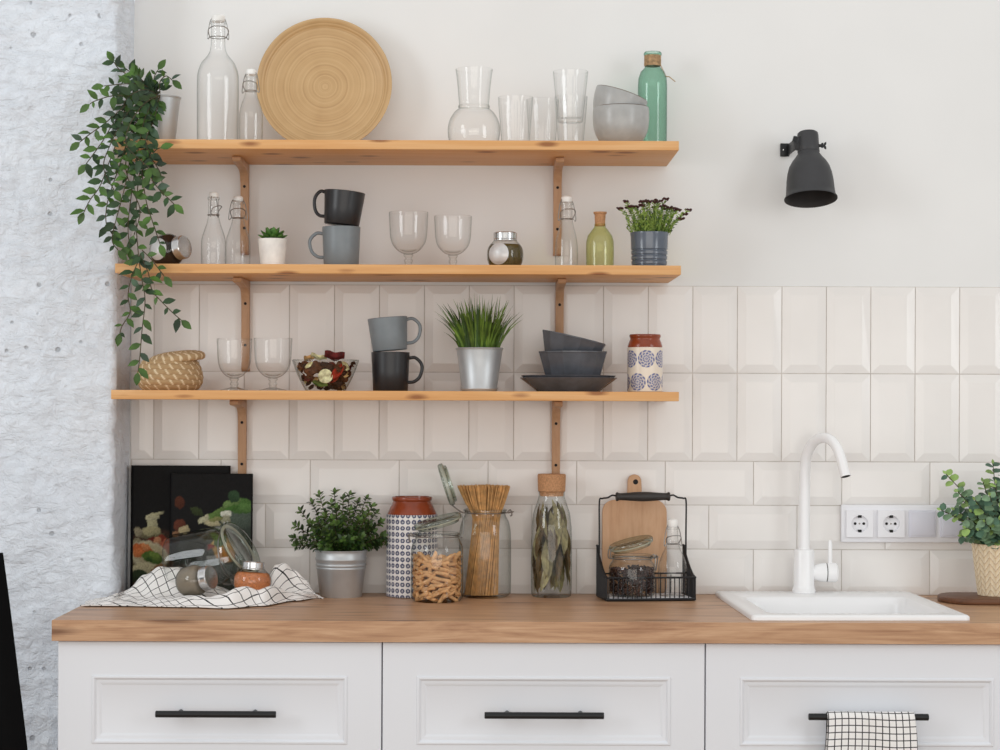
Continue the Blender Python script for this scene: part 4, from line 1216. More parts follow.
# ================================================================== PRINTED JARS
def printed_jar(label, cx, Y, zb, rows, r, neck, pattern):
    """rows: (neck top row, body top row)"""
    a = At(cx, Y, zb).fix(rows[1]+10); kk = a.k
    root = thing('ceramic_jar', label, 'jar', a.loc(), group='white printed jars with terracotta necks')
    zt, zb2 = a.z(rows[0]), a.z(rows[1])
    m = MB(); n = max(60, int(zb2/(kk*.6)))
    pts = [(.0001,0),((r-1)*kk,0),(r*kk,.8*kk)] + [(r*kk, .8*kk+(zb2-1.2*kk)*i/n) for i in range(1,n+1)] + [((r-.5)*kk, zb2+.1*kk)]
    m.lathe(pts, 400, colf=pattern(kk, r)); m.build('jar_body', M_['print'], root, ang=50)
    m = MB(); q = [(x*kk, zb2 + (zt-zb2)*t) for x, t in neck]
    m.lathe(q, 56); m.build('neck', M_['terracotta'], root, ang=45)
white, navy = LC((232,228,226)), LC((44,52,92))
def pat_circles(kk, r):
    blue = LC((58,76,140)); cream = LC((232,220,204))
    def f(th, rr, z):
        if rr < .001: return cream
        s = (th+.52)*r; zz = z/kk
        for row, off in ((10.0,0.),(33.0,.5)):
            per = 2*PI*r/6; u = (s/per+off) % 1; du = (u-.5)*per; dz = zz-row
            d = math.hypot(du, dz)
            if d < 8.8:
                n = math.sin(d*2.6)*.5+.5; q = math.sin(math.atan2(dz,du)*10+d*1.1)*.5+.5
                return mixc(cream, blue, .55+.4*(1 if n*q > .22 else -.6))
        return cream
    return f
printed_jar('white jar with blue doily circles and a terracotta neck on the lowest shelf', 645, -.14, ZB, (334.5,347.5), 17.6,
    [(17.3,0),(17.4,.08),(16.4,.35),(15.0,.6),(14.9,.72),(15.6,.80),(15.8,.92),(15.2,1),(13.8,1),(13.2,.7)], pat_circles)
def pat_dots(kk, r):
    def f(th, rr, z):
        if rr < .001: return white
        s = th*r; zz = z/kk
        per = 2*PI*r/28; u = (s/per % 1 - .5)*per; w = ((zz+2.2)/6.2 % 1 - .5)*6.2
        d = math.hypot(u, w)
        if 1.0 < d < 2.3: return navy
        if d < .55: return mixc(white, navy, .7)
        if d <= 1.0: return mixc(white, navy, .25)
        return white
    return f
printed_jar('tall white jar with navy ring dots and a terracotta neck on the worktop', 412, -.066, CT, (496.5,514), 25.6,
    [(24.6,0),(24.0,.1),(21.5,.42),(19.3,.66),(18.9,.74),(19.9,.80),(20.2,.93),(19.4,1),(17.5,1),(17,.7)], pat_dots)

# ================================================================== CLIP-TOP JARS
def clip_jar(label, cx, Y, zb, body, neck_row, nr, lid, row_ref, loc=None, rot=(0,0,0), kk=None):
    """lid: (centre dx px, centre height px, radius px, tilt about Y, tilt about X)"""
    a = At(cx, Y, zb).fix(row_ref); kk = kk or a.k
    root = thing('clip_top_jar', label, 'jar', loc if loc is not None else a.loc(), rot)
    pr = body
    m = MB(); m.lathe([(.0001,1.5*kk),(pr[0][0]*.8*kk,.8*kk)]+curve_prof([(r*kk,h*kk) for r,h in pr],5), 52)
    h = pr[-1][1]; n = pr[-1][0]
    for z in (h-.6,):
        m.lathe([(n*kk,(z-1.6)*kk),((n+1.5)*kk,(z-.8)*kk),((n+1.5)*kk,(z+.6)*kk),((n+.2)*kk,(z+1.2)*kk),((n-1.2)*kk,(z+.8)*kk)], 48)
    m.build('jar_body', M_['glass_jar'], root, ang=60)
    dx, lh, lr, ty, tx = lid[:5]
    Ml = T(dx*kk, lid[5]*kk if len(lid)>5 else 0, lh*kk) @ RY(ty) @ RX(tx)
    m = MB()
    m.lathe([(.0001,-2.2*kk),(lr*.70*kk,-2.2*kk),(lr*.78*kk,-5.0*kk),(lr*.85*kk,-5.0*kk),(lr*.9*kk,-2.4*kk),(lr*kk,-2.0*kk),(lr*1.02*kk,0),(lr*1.01*kk,1.8*kk),(lr*.96*kk,3.2*kk),(lr*.86*kk,3.4*kk),(lr*.80*kk,2.2*kk),(.0001,2.6*kk)], 48, Ml)
    L = m.build('lid', M_['glass_lid'], root, ang=55)
    m = MB(); m.lathe([(lr*.86*kk,-2.2*kk),(lr*.97*kk,-2.2*kk),(lr*.97*kk,-1.3*kk),(lr*.86*kk,-1.3*kk)], 44, Ml); m.build('seal', plain('rubber_seal',(196,190,176),.6), L)
    m = MB(); w = .62*kk
    m.tube([((n+.9)*kk*math.cos(2*PI*i/40),(n+.9)*kk*math.sin(2*PI*i/40),(h-3.2)*kk) for i in range(40)], w, 6, closed=True)
    return root, m, Ml, kk, w, n, h, lr
def finish_clip(root, m, Ml, kk, w, n, h, lr, side, dangle):
    """side: angle of the hinge; the clasp hangs opposite"""
    c, s = math.cos(side), math.sin(side)
    rp = Vector(((n+1.5)*c*kk,(n+1.5)*s*kk,(h-3.2)*kk))
    out = Vector((c,s,0)); tan = Vector((-s,c,0))
    le = Ml @ Vector((0,0,0)) 
    # hinge: from the neck wire to the lid edge nearest it
    best = min(((Ml @ Vector((lr*kk*math.cos(q/20*PI), lr*kk*math.sin(q/20*PI), 0))) for q in range(40)), key=lambda p: (p-rp).length)
    for t in (-3.5,3.5):
        m.tube(smooth_path([rp+tan*t*kk, rp+out*3*kk+tan*t*kk+Vector((0,0,1.0*kk)), best+out*1.5*kk+tan*t*kk, best+tan*t*kk],4), w, 6)
    # wire over the lid
    ctr = Ml @ Vector((0,0,2.6*kk))
    far = Ml @ (Ml.to_3x3().inverted() @ (-out)).normalized().to_4d().to_3d() if False else None
    # clasp opposite the hinge
    cp = Vector((-(n+1.5)*c*kk,-(n+1.5)*s*kk,(h-3.2)*kk))
    for t in (-4,4):
        m.tube(smooth_path([cp+tan*t*kk, cp-out*3.5*kk+tan*t*kk+Vector((0,0,3*kk)), cp-out*5.0*kk+tan*t*.8*kk+Vector((0,0,-2*kk)), cp-out*3.5*kk+tan*t*.6*kk-Vector((0,0,dangle*kk))],4), w, 6)
    m.tube([cp-out*3.5*kk-tan*2.4*kk-Vector((0,0,dangle*kk)), cp-out*3.5*kk+tan*2.4*kk-Vector((0,0,dangle*kk))], w, 6)
    m.tube(smooth_path([cp-out*1*kk-tan*4*kk, cp-out*6*kk-tan*2*kk+Vector((0,0,1*kk)), cp-out*6*kk+tan*2*kk+Vector((0,0,1*kk)), cp-out*1*kk+tan*4*kk],4), w, 6)
    m.build('wire_clip', M_['wire'], root)

# penne jar
def penne_jar():
    Y = -.172; a = At(437, Y, CT).fix(570); kk = a.k
    H = lambda row: a.z(row)/kk
    body = [(22.5,0),(25.4,2.6),(26.2,8),(26.2,H(560)),(25.8,H(548)),(23.5,H(541)),(21.8,H(537.5)),(21.6,H(533))]
    x = clip_jar('clip-top glass jar of penne with its lid propped ajar, foremost on the worktop', 437, Y, CT, body, 533, 21.6,
        (.5, H(521.5), 24.2, -math.radians(15.5), math.radians(3)), 570)
    finish_clip(*x, 0, 6); O = Vector(a.loc())
    rr = random.Random(3)
    m = MB(); r = 2.05*kk; L = 13*kk; n = 9; vs=[]; fs=[]
    for (z, sgn) in ((-L/2,1),(L/2,1)):
        for j in range(n):
            q = 2*PI*j/n; vs.append((r*math.cos(q), r*math.sin(q), z + r*math.cos(q)*.9))
    for j in range(n): fs.append((j,(j+1)%n,n+(j+1)%n,n+j))
    b = len(vs)
    for z in (-L/2, L/2):
        for j in range(n):
            q = 2*PI*j/n; vs.append((r*.66*math.cos(q), r*.66*math.sin(q), z + r*.66*math.cos(q)*.9))
    for j in range(n):
        fs.append((b+j,b+n+j,b+n+(j+1)%n,b+(j+1)%n)); fs.append((j,b+j,b+(j+1)%n,(j+1)%n)); fs.append((n+j,n+(j+1)%n,b+n+(j+1)%n,b+n+j))
    m.add(vs, fs)
    first = None; top = H(556); cnt = 0
    def put(pos, e):
        nonlocal first, cnt
        if first is None: o = first = m.build('penne', M_['penne'], ang=60, recalc=False)
        else: o = first.copy(); COL.objects.link(o)
        o.location = O + pos; o.rotation_euler = e
        tag(o, 'single tube of dry penne in the foremost clip-top jar', 'pasta', 'penne pieces in the foremost jar'); cnt += 1
    h = 4.2; layer = 0
    while h < top:
        shell = 21.6 if h > 7 else 20; k_ = 10
        for i in range(k_):
            th = 2*PI*(i+(layer%3)*.37+rr.uniform(-.12,.12))/k_
            if math.sin(th) > .62: continue
            tilt = rr.uniform(-.5,.5) if rr.random() < .75 else rr.uniform(.6,1.5)*rr.choice((-1,1))
            pos = Vector((shell*kk*math.cos(th), shell*kk*math.sin(th), (h+rr.uniform(-.8,.8))*kk))
            M3 = RZ(th) @ RX(PI/2 - tilt) @ RZ(rr.uniform(0,6))
            put(pos, M3.to_euler())
        h += 3.1; layer += 1
    for i in range(34):
        q = rr.uniform(0,17); th = rr.uniform(0,2*PI)
        pos = Vector((q*kk*math.cos(th), q*kk*math.sin(th), (top-2.0-rr.uniform(0,2.5))*kk))
        put(pos, (PI/2+rr.uniform(-.35,.35), 0, rr.uniform(0,PI)))
    # inner fill so that no light shines through the pile
    for i in range(80):
        q = rr.uniform(4,17); th = rr.uniform(0,2*PI)
        put(Vector((q*kk*math.cos(th), q*kk*math.sin(th), rr.uniform(4,top-4)*kk)), (PI/2+rr.uniform(-.6,.6), 0, rr.uniform(0,PI)))
penne_jar()

def spaghetti_jar():
    Y = -.072; a = At(485, Y, CT).fix(560); kk = a.k
    H = lambda row: a.z(row)/kk
    body = [(21.5,0),(25.0,3),(26.0,9),(26.0,H(545)),(25.4,H(530)),(23.4,H(521)),(20.8,H(516)),(20.2,H(513)),(20.2,H(509.5))]
    tilt = math.radians(-108)
    x = clip_jar('tall clip-top glass jar of spaghetti with its lid flipped wide open', 485, Y, CT, body, 509, 20.2,
        (-38.5, H(484.5), 21.5, tilt+.0, 0.0), 560)
    root, m, Ml, kk, w, n, h, lr = x
    finish_clip(root, m, Ml, kk, w, n, h, lr, PI, 3)
    O = Vector(a.loc()); rr = random.Random(14); m = MB()
    for i in range(640):
        th = rr.uniform(0,2*PI); q = math.sqrt(rr.random())
        tw = .35
        bx, by = q*16.5*math.cos(th)-3.5, q*13*math.sin(th)
        mx, my = q*13.5*math.cos(th+tw)+1.0, q*11*math.sin(th+tw)
        tx, ty = q*26.5*math.cos(th+tw*1.4)-1.5, q*16*math.sin(th+tw*1.4)
        hm, ht = H(519), H(486)+rr.uniform(-1.2,1.4)-abs(tx)*.02
        hm += 0
        p0 = Vector((bx*kk,by*kk,2*kk)); p1 = Vector((mx*kk,my*kk,hm*kk)); p2 = Vector((tx*kk,ty*kk,ht*kk))
        m.tube(smooth_path([p0,p0.lerp(p1,.5),p1,p1.lerp(p2,.5),p2],3), .46*kk, 5)
    o = m.build('spaghetti', M_['spaghetti'], ang=80); o.location = O
    tag(o, 'bundle of dry spaghetti fanning out of the tall clip-top jar', 'pasta', kind='stuff')
spaghetti_jar()

# ================================================================== WIRE CADDY, CUTTING BOARD
BX = P(649,600,-.155); RZc = math.radians(8)
CADDY = T(BX.x-.004, -.110, CT) @ RZ(RZc)
def caddy():
    w, d = .0965, .056
    root = thing('wire_caddy', 'black wire caddy with a dark wooden carrying handle on the worktop', 'basket', (BX.x-.004, -.110, CT), (0,0,RZc))
    kk = k(-.15)
    m = MB(); m.box((-w,-d,.0005),(w,d,.0035),.0008); m.tube([(-w,-d,.004),(w,-d,.004),(w,d,.004),(-w,d,.004)], .0032, 6, closed=True); m.build('base_tray', M_['black_wire'], root)
    m = MB(); zr = .0505
    m.tube([(-w,-d,zr),(w,-d,zr)], .0021, 8)
    for i in range(19): x = -w+.004+(2*w-.008)*i/18; m.tube([(x,-d,.003),(x,-d,zr)], .00125, 6)
    m.build('front_rail', M_['black_wire'], root)
    m = MB(); m.tube([(-w,d,zr),(w,d,zr)], .0018, 8)
    for i in range(9): x = -w+.004+(2*w-.008)*i/8; m.tube([(x,d,.003),(x,d,zr)], .0009, 6)
    m.build('back_rail', M_['black_wire'], root)
    for s in (-1,1):
        m = MB(); n = 16; top = []
        for i in range(n+1):
            t = i/n; y = -d+2*d*t; z = zr + (.112-zr)*(t**1.6 if t < .9 else 1)
            top.append((s*w, y, z))
        m.tube(top, .0028, 8)
        for i in range(n+1): m.tube([(s*w, top[i][1], .003), top[i]], .0017, 6)
        m.build('side_panel', M_['black_wire'], root)
    m = MB(); ztop = P(640,497,-.10).z-CT
    y = .030
    for s in (-1,1):
        m.tube(smooth_path([(s*w,y,.09),(s*w,y,.15),(s*w,y,ztop-.010),(s*(w-.006),y,ztop-.004),(s*.078,y,ztop-.002),(s*.068,y,ztop+.003),(s*.056,y,ztop+.001)],5), .0019, 8)
    hw = m.build('carry_handle', M_['black_wire'], root)
    m = MB(); m.lathe(curve_prof([(.0001,-.0600),(.0085,-.0598),(.0098,-.056),(.0078,-.050),(.0098,-.02),(.0106,0),(.0098,.02),(.0078,.050),(.0098,.056),(.0085,.0598),(.0001,.0600)],3), 24, T(0,y,ztop) @ RY(PI/2)); m.build('grip', M_['dark_handle'], hw)
caddy()
def in_caddy(px, row, Y): p = P(px,row,Y); return p
def caddy_jar():
    Y = -.124; zb = CT+.0075; a = At(632, Y, zb).fix(575); kk = a.k; H = lambda row: a.z(row)/kk
    body = [(19,0),(22.4,2),(23.4,7),(23.2,H(569)),(21.8,H(563.5)),(19.6,H(560)),(19.3,H(555))]
    x = clip_jar('small clip-top jar of dark beans with lid ajar inside the wire caddy', 632, Y, zb, body, 555, 19.3,
        (-1.0, H(543.8), 22.2, -math.radians(14.5), math.radians(4)), 575)
    finish_clip(*x, PI+.25, 12)
    rr = random.Random(21); m = MB(); top = H(567.5)
    for i in range(620):
        th = rr.uniform(0,2*PI); q = 21.2*(.97 if rr.random()<.72 else math.sqrt(rr.random())); h = rr.uniform(2.5, top)
        if h < 5: q = min(q, 18.5)
        M = T(q*kk*math.cos(th), q*kk*math.sin(th), h*kk) @ RZ(rr.uniform(0,6)) @ RX(rr.uniform(0,6))
        m.lathe([(.0001,-2*kk),(1.3*kk,-.9*kk),(1.35*kk,.7*kk),(.0001,2*kk)], 6, M)
    o = m.build('coffee_beans', M_['beans'], ang=80); o.location = a.loc()
    tag(o, 'dark brown beans filling the small clip-top jar in the caddy', 'beans', kind='stuff')
caddy_jar()
swing_bottle('clear swing-top bottle standing inside the wire caddy', 672.5, -.120, CT+.0075,
    [(12.5,None),(14.2,588),(14.4,575),(13.8,565),(11.2,557),(8,549.5),(6,543),(5.4,536),(5.3,527)], 519, 526.5, 5.6, (9.4,527,544), rotz=.3)
def tray_cloth():
    m = MB(); kk = k(-.1); m.box((-.090,-.0515,.0037),(.090,.051,.0072),.0012)
    o = m.build('caddy_liner', M_['plastic']); o.matrix_world = CADDY
    o.location = CADDY.to_translation(); o.rotation_euler = (0,0,RZc)
    tag(o, 'thin white liner on the floor of the wire caddy', 'liner')
tray_cloth()
def cutting_board():
    Y = -.030; a = At(634.5, Y, CT).fix(540); kk = a.k
    root = None
    # outline in px about centre x, heights from base
    H = lambda row: a.z(row)/kk
    hb, ht, hs = 0, H(475), H(500.5)
    w = 32.2; pts = []
    def arc(cx, cz, r, a0, a1, n=7):
        for i in range(n+1):
            q = a0+(a1-a0)*i/n; pts.append(((cx+r*math.cos(q))*kk, (cz+r*math.sin(q))*kk))
    arc(w-9, 9, 9, -PI/2, 0); arc(w-12.0, hs-12, 12, 0, PI/2)
    pts.append((10*kk,hs*kk)); pts.append((7.4*kk,(hs+2.5)*kk))
    arc(0, ht-6.8, 6.8, 0, PI, 12)
    pts.append((-7.4*kk,(hs+2.5)*kk)); pts.append((-10*kk,hs*kk))
    arc(-(w-12.0), hs-12, 12, PI/2, PI); arc(-(w-9), 9, 9, PI, 1.5*PI)
    m = MB(); m.prism(pts, -.0075, .0075, 'Y', bev=.0018)
    o = m.build('cutting_board', M_['board'], ang=50); o.location = (a.x, -.033, CT+.0012); o.rotation_euler = (-.055,0,0)
    tag(o, 'beech cutting board with a holed handle leaning behind the wire caddy', 'board')
    m = MB(); m.lathe([(.0001,0),(2.3*kk,0),(2.6*kk,-.0006),(2.6*kk,-.001)], 20, T(1.0*kk,-.0082,(ht-7.5)*kk) @ RX(PI/2)); m.build('hanging_hole', M_['dark'], o)
cutting_board()

# ================================================================== COOKBOOKS
def cover_paint(blobs, base):
    bl = [(x,y,rx,ry,LC(c),rot) for (x,y,rx,ry,c,rot) in blobs]; b0 = LC(base)
    def f(px, py):
        c = b0; n = noise.noise(Vector((px*.5, py*.5, 2.2)))
        px, py = px + 1.6*noise.noise(Vector((px*.22,py*.22,9))) + .8*noise.noise(Vector((px*.7,py*.7,4))), py + 1.6*noise.noise(Vector((px*.22,py*.22,19))) + .8*noise.noise(Vector((px*.7,py*.7,14)))
        c = tuple(max(0, v*(1+.3*n)) for v in c)
        for (x,y,rx,ry,cc,ro) in bl:
            dx, dy = px-x, py-y; cs, sn = math.cos(ro), math.sin(ro)
            u, v = (dx*cs+dy*sn)/rx, (-dx*sn+dy*cs)/ry; d = u*u+v*v
            if d < 1.25:
                sh = 1 - .35*max(0,min(1,(u*.5+v*.6+.2))) + .12*noise.noise(Vector((px*1.3,py*1.3,5)))
                t = max(0, min(1, (1.25-d)/.35)); c = mixc(c, tuple(q*sh*.62*(1+.5*noise.noise(Vector((px*.9,py*.9,33)))) for q in cc), t)
        return c
    return f
def cookbook(label, x0, x1, ytop, Y, th, tilt, blobs, base=(20,19,19)):
    k_ = k(Y-th); p0 = P(x0, ytop, Y-th); p1 = P(x1, ytop, Y-th)
    w = p1.x-p0.x; h = (p0.z+p1.z)/2-CT
    root = thing('cookbook', label, 'book', (p0.x, Y, CT+.0008), (tilt,0,0), 'black cookbooks')
    m = MB(); m.box((0,-.003,0),(w,0,h),.0008); m.box((0,-th+.0,0),(w,-th+.003,h),.0008)
    m.prism([(0,-th+.0005),(-.003,-th+.004),(-.004,-th*.5),(-.003,-.004),(0,-.0005),(.003,-.0005),(.003,-th+.0005)],0,h,'Z'); m.build('cover_boards', M_['book'], root)
    m = MB(); m.box((.003,-th+.003,.003),(w-.004,-.003,h-.004)); m.build('pages', M_['pages'], root)
    fp = cover_paint(blobs, base); yb = ytop+h/k_
    m = MB(); m.grid(lambda u, v: (.0035+(w-.005)*u, -th-.0004, .001+(h-.002)*v), 110, 140, colf=lambda u, v: fp(x0+(x1-x0)*u, yb-(yb-ytop)*v))
    m.build('cover_picture', M_['cover'], root, smooth=False)
OR, GR = (206,110,60), (86,116,48)
b1 = [(150,572,40,34,(96,84,62),0),(156,549,30,18,(70,48,36),0),(150,536,12,4,(120,112,84),0),(151,525,5.2,11,(206,200,160),0),(151,518,7,3,(214,208,170),0),(157,514.5,6,1.6,(206,200,160),-.3),(150,532,9.5,4.5,(190,182,138),0),
 (152,546,7,7.5,(120,44,28),0),(160,543,6.5,7,(150,62,40),0),(166,548,7,8,(196,110,84),0),(157,541,4,4,(214,150,110),0),(137,533,4,5,(170,160,130),0),(136,545,5,6,(150,140,110),0),
 (148,556,20,13,(214,204,170),.25),(148,555,17,10,(196,184,146),.25),(141,551,10,6.5,OR,.3),(137,554,6,4,(222,130,76),.3),(144,548,5,3,(232,150,96),.5),(152,559,11,6,GR,.3),(154,557,6,3,(120,146,66),.5),(148,561,4,2,(60,90,36),0),
 (146,572,16,8,(206,196,158),.1),(160,574,10,8,(150,110,72),0),(138,578,8,8,(50,66,40),.8),(134,584,6,6,(40,54,34),0),(168,578,6,6,(190,160,110),0),(150,588,24,6,(80,64,48),0)]
cookbook('taller black cookbook behind, showing a jug and a carrot salad', 131.5, 229, 466.2, -.0195, .022, -.030, b1)
b2 = [(236,540,18,34,(70,78,70),0),(240,520,14,10,(92,104,92),0),(240,506,13,8,(84,122,60),.15),(232,503,10,4,(120,150,86),-.4),(246,508,8,4,(96,134,70),.1),(226,512,14,3,(80,120,54),-.4),(214,515,12,3.4,(110,140,74),-.5),(234,497,6,6,(58,84,56),.7),
 (226,514.5,5,3.6,(232,232,214),0),(226,521,4.5,5,(170,168,140),0),(203,520,6,3,(210,206,170),-.5),(212,524,8,3,(206,196,156),.1),(216,520,7,2.4,(150,150,96),-.2),
 (178,503,5,6,(92,50,34),0),(178,526,6,6,(110,60,44),0),(183,531,6,4,(196,180,140),-.4),(174,535,4,3,(150,110,80),0),(196,512,7,4,(60,70,40),.4),
 (216,556,42,24,(54,58,52),.1),(222,556,26,27,(206,206,200),.35),(221,557,23,24,(110,116,100),.35),(217,552,20,21,(70,74,62),.3),(223,548,12,10,(196,150,76),.3),(220,545,8,5,(226,190,110),.4),(228,549,8,6,(222,170,90),.2),(216,540,9,3,(96,120,62),.9),(226,556,9,7,(206,140,70),.2),(208,548,6,2.4,(170,60,44),-.3),(220,541,5,8,(100,130,70),.7),
 (190,560,14,22,(52,54,46),.7),(230,580,20,14,(92,96,88),0)]
cookbook('shorter black cookbook in front, showing leeks and a plate of orange pasta', 170.5, 251.5, 474.3, -.047, .022, -.030, b2)

# ================================================================== CRUMPLED TOWEL WITH LYING JARS
def towel_lying():
    hp = [(0,.6),(.06,1),(.12,6),(.20,20),(.27,29),(.33,31),(.40,27),(.46,16),(.53,9),(.60,7),(.68,10),(.74,18),(.79,32),(.83,34),(.88,27),(.93,18),(.97,7),(1,.8)]
    def prof(u, tab):
        for (a,va),(b,vb) in zip(tab, tab[1:]):
            if a <= u <= b:
                t = (u-a)/(b-a); t = t*t*(3-2*t); return va+(vb-va)*t
        return tab[-1][1]
    fr = [(0,608.5),(.15,608.5),(.45,609.5),(.6,610.5),(.75,608),(.9,602.5),(1,599.0)]
    fh = [(0,.3),(.1,.5),(.3,4),(.42,6),(.50,7),(.58,11),(.64,15),(.70,16),(.78,14),(.86,7),(.94,4),(1,.5)]
    kk = k(-.25)
    def fn(u, w):
        row = prof(u, fr); d = (CZ-CT)*F/(row-VY); yf = d-D
        yb = -.095 + .02*math.sin(u*7) - .30*max(0,u-.8)
        if u < .12: yb = min(yb, -.175)
        Y = yf + (yb-yf)*w
        px = 80 + (322-80)*u + (.0 if w==0 else 0)
        x = P(px, row, yf).x; x = x*(1) + .004*math.sin(w*9+u*5)
        hb = prof(u, hp); hf = prof(u, fh)
        # front hump near w~.2, dip mid, back ridge w~.75
        s = math.exp(-((w-.18)/.13)**2)*hf + math.exp(-((w-.72)/.20)**2)*hb
        n = noise.noise(Vector((u*9, w*4+u*3, 1.7)))*3.4 + noise.noise(Vector((u*22+w*9, w*8, 5)))*1.5
        e = min(1, w/.10)*min(1,(1-w)/.06)*min(1,u/.05)*min(1,(1-u)/.04)
        z = CT + .0022 + max(0, (s + n*1.0 + 1.2)*e)*kk
        return (x, Y, z)
    m = MB(); m.grid(fn, 170, 80)
    # shear the printed check so that it lies diagonally as folded cloth does
    for i, (u, w) in enumerate(list(m.uv)):
        uu = u*.98 + w*.42 + .030*math.sin(u*17+w*3); ww = w*1.05 - u*.62 + .05*math.sin(u*11)
        m.uv[i] = (uu, ww)
    o = m.build('checked_towel', M_['check_wide'], ang=180)
    tag(o, 'crumpled white towel with a dark windowpane check under the lying jars', 'towel')
    md = o.modifiers.new('thick','SOLIDIFY'); md.thickness = .0016; md.offset = 1
towel_lying()
def lying_jars():
    # large clip-top jar on its side
    Y = -.165; kk = k(Y)
    az, el = math.radians(-16), math.radians(10)
    d = Vector((math.cos(az)*math.cos(el), math.sin(az)*math.cos(el), math.sin(el)))
    e = d.to_track_quat('Z','Y').to_euler()
    c = P(203, 558, Y)
    kk *= 1.12
    base = c - d*(30*kk)
    body = [(21,0),(24.5,2.4),(25.4,8),(25.4,40),(24.6,46),(22,51),(20.8,54),(20.6,58)]
    x = clip_jar('large empty clip-top jar lying on its side in front of the cookbooks', 200, Y, CT, body, 0, 20.6,
        (0, 67, 26, 0, math.radians(-22), 3), 560, loc=base, rot=e, kk=kk)
    finish_clip(*x, PI/2, 8)
    # small jar of pepper lying on the towel
    Y2 = -.262; k2 = k(Y2)
    az, el = math.radians(-24), math.radians(12)
    d = Vector((math.cos(az)*math.cos(el), math.sin(az)*math.cos(el), math.sin(el)))
    c = P(192.5, 581, Y2); base = c - d*(13*k2)
    spice_jar('round jar of ground pepper lying on its side on the checked towel', base, Y2, d.to_track_quat('Z','Y').to_euler(), 16.2, 28, 12.4, 8.2, 'spice_grey')
    Y3 = -.262; k3 = k(Y3)
    b = P(251.5, 593.0, Y3)
    spice_jar('round jar of orange spice standing on the checked towel', b, Y3, (-.06,.06,0), 19.2, 24.5, 11.2, 7.6, 'spice_orange')
lying_jars()

# ================================================================== TOWEL ON THE HANDLE
def towel_hanging():
    yb = DF-.030; r = .0066+.0022; zc = P(868,716.5,yb).z
    x0, x1 = P(826.5,720,yb).x, P(913.5,720,yb).x
    L = .20
    path = []
    for i in range(22): t = i/21; path.append((yb+r+.0015, zc-.15+.15*t, t*.15))
    s = .15
    for i in range(1,12): q = PI*i/12; path.append((yb+r*math.cos(q), zc+r*math.sin(q), s+r*q))
    s += PI*r
    for i in range(40): t = i/39; path.append((yb-r-.0008-.003*t, zc-L*t, s+L*t))
    n = len(path)
    def fn(u, w):
        i = min(n-1, int(round(w*(n-1)))); y, z, s = path[i]
        dr = max(0, min(1,(zc-z)/.08)); front = i > 32
        x = x0+(x1-x0)*u + (.0025*math.sin(z*30)+(u-.5)*.008*dr)
        if front: y -= (.004+.004*math.sin(u*8+.5)+.002*math.sin(u*17+z*12))*dr
        return (x, y, z)
    m = MB(); m.grid(fn, 60, n-1)
    for i, (u, w) in enumerate(list(m.uv)):
        j = min(n-1, int(round(w*(n-1)))); m.uv[i] = (u+.006*math.sin(path[j][1]*40), path[j][2]/(x1-x0) + .01*math.sin(u*6))
    o = m.build('checked_towel', M_['check_fine'], ang=180, recalc=False)
    tag(o, 'finely checked black and white towel hanging over a drawer handle', 'towel')
    md = o.modifiers.new('thick','SOLIDIFY'); md.thickness = .0016; md.offset = 0
    # the narrow rear fold peeping out at the left
    return o
towel_hanging()

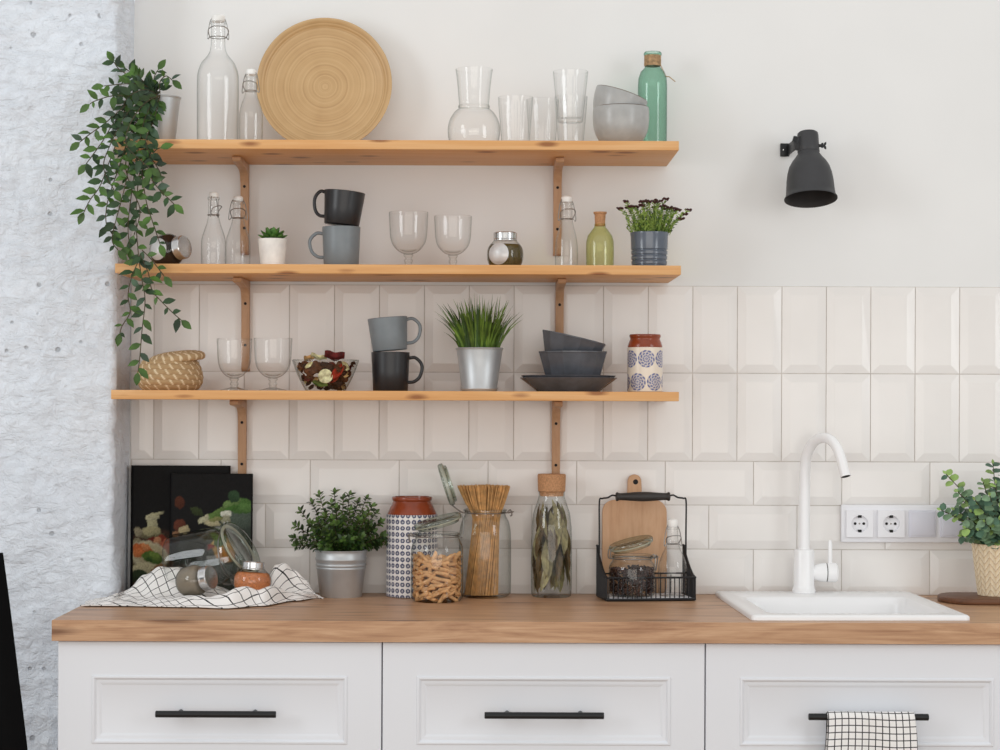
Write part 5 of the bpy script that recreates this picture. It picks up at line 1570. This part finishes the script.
# ================================================================== RIGHT END: BOARD + EUCALYPTUS
def right_end():
    # long board with a rounded left end
    z0 = CT+.0005; th = .0125
    xl = P(938, 598, -.14).x; pts=[]
    yc, ry = -.145, .083; rx = .06
    for i in range(13):
        q = PI/2 + PI*i/12; pts.append((xl+rx+rx*math.cos(q), yc+ry*math.sin(q)))
    pts += [(xl+.33, yc-ry), (xl+.33, yc+ry)]
    m = MB(); m.prism(pts, z0, z0+th, 'Z', bev=.003)
    o = m.build('serving_board', M_['dark_board'], ang=50); tag(o, 'dark brown serving board with a rounded end under the eucalyptus pot', 'board')
    Y = -.135; zb = z0+th; a = At(998.5, Y, zb).fix(570); kk = a.k; O = Vector(a.loc())
    root = thing('potted_eucalyptus', 'eucalyptus in a pale plaited pot at the right end of the worktop', 'plant', a.loc())
    cr, sh = LC((232,212,176)), LC((186,152,112)); hi = LC((246,236,214))
    zt = a.z(543.5)
    def colf(th_, r, z):
        row = z/zt*8; u = th_*13/(2*PI)
        tri = abs((u % 1)-.5)*2
        f = (row + 1.15*tri) % 1
        c = mixc(hi, cr, f)
        if f < .17: c = mixc(c, sh, .75)
        if tri > .93 or tri < .07: c = mixc(c, sh, .45)
        n = noise.noise(Vector((th_*20, z*900, 3)))*.5+.5
        return mixc(c, sh, .2*n)
    pts = [(.0001,0),(19.5*kk,0),(20.2*kk,.6*kk)]; N = 90
    for i in range(N+1):
        f = i/N; r = 20.2+6.0*f+ .0*f; pts.append((r*kk, .8*kk+(zt-.8*kk)*f))
    pts += [(25*kk,zt+.3*kk),(24*kk,zt-2*kk),(21*kk,zt*.3)]
    m = MB(); m.lathe(pts, 260, None, 0, .014, 26, colf=colf); m.build('woven_pot', M_['weave'], root, ang=80)
    m = MB(); m.lathe([(.0001,zt*.85),(23.5*kk,zt*.84)], 24); m.build('soil', M_['soil'], root)
    rr = random.Random(31); st = MB(); lf = MB()
    tips = [(946,474,-.15),(941,510,-.17),(958,492,-.16),(983,482,-.14),(993,464,-.15),(1004,470,-.13),(1016,480,-.14),(1030,500,-.15),(1045,520,-.12),(966,528,-.19),(962,500,-.12),(975,500,-.2),(990,496,-.21),(1005,500,-.2),(985,522,-.22),(1000,520,-.22),(972,512,-.18),(1020,520,-.2),(996,484,-.16),(962,536,-.17),(979,530,-.21),(990,510,-.11),(955,510,-.15),(1008,488,-.16)]
    for (x, y, yy) in tips:
        tip = P(x,y,yy)-O; b = Vector((tip.x*.2, tip.y*.2, zt-3*kk))
        sp = smooth_path([b, Vector((tip.x*.5, tip.y*.6, zt+(tip.z-zt)*.55)), tip], 9); st.tube(sp, .0010, 5); n = len(sp)
        for j in range(3, n, 2):
            dn = (sp[j]-sp[j-1]).normalized(); f = j/n
            for s in (0, PI):
                pr = Matrix.Rotation(j*1.45+s+rr.uniform(-.3,.3),3,dn) @ dn.orthogonal().normalized()
                L = kk*(14.5-6.5*f)*rr.uniform(.8,1.15)
                lf.leaf(sp[j], pr+dn*.35, dn+Vector((rr.uniform(-.3,.3),-.7,.25)), L, L*.92, .1, .15, rr.choice((0,0,1,2,2)), (.9,1,.72))
        lf.leaf(sp[-1], dn, (0,-1,.2), 5*kk, 3*kk, .1, .2, 1)
    st.build('stems', M_['stem'], root); lf.build('foliage', [M_['euc'],M_['euc2'],M_['euc3']], root, recalc=False)
right_end()

# ================================================================== LIGHT, CAMERA
def area(name, loc, target, sx, sy, power, col):
    l = bpy.data.lights.new(name, 'AREA'); l.shape = 'RECTANGLE'; l.size = sx; l.size_y = sy; l.energy = power; l.color = col
    o = bpy.data.objects.new(name, l); COL.objects.link(o); o.location = loc
    o.rotation_euler = (Vector(target)-Vector(loc)).to_track_quat('-Z','Y').to_euler(); return o
area('window_light', (-3.3,-2.9,2.25), (.1,0,1.3), 1.0, 1.8, 36, (.92,.97,1))
area('window_light_right', (3.2,-3.4,2.2), (.3,0,1.2), 1.0, 1.8, 27, (.93,.975,1))
area('ceiling_bounce', (0,-1.9,3.4), (0,-.4,1.0), 3.4, 2.4, 7, (.94,.975,1))
area('room_bounce', (0,-5.6,1.25), (0,0,1.5), 4.4, 1.3, 38, (1,.95,.88))  # added fill lamp behind the camera, imitating warm light off the floor
w = bpy.data.worlds.new('room'); scene.world = w; w.use_nodes = True
bg = w.node_tree.nodes['Background']; bg.inputs[0].default_value = (1,.99,.97,1); bg.inputs[1].default_value = .68

cam = bpy.data.cameras.new('camera'); co = bpy.data.objects.new('camera', cam); COL.objects.link(co)
cam.sensor_width = 36; cam.lens = 36*F/1000
cam.shift_x = (500-VX)/1000; cam.shift_y = (VY-375)/1000
co.matrix_world = T(0,-D,CZ) @ RX(PI/2) @ RZ(ROLL)
cam.clip_start = .05
scene.camera = co
scene.view_settings.view_transform = 'Standard'
scene.view_settings.look = 'None'
scene.view_settings.exposure = -.06
scene.cycles.max_bounces = 10; scene.cycles.transparent_max_bounces = 32
scene.cycles.diffuse_bounces = 4
scene.cycles.use_denoising = True
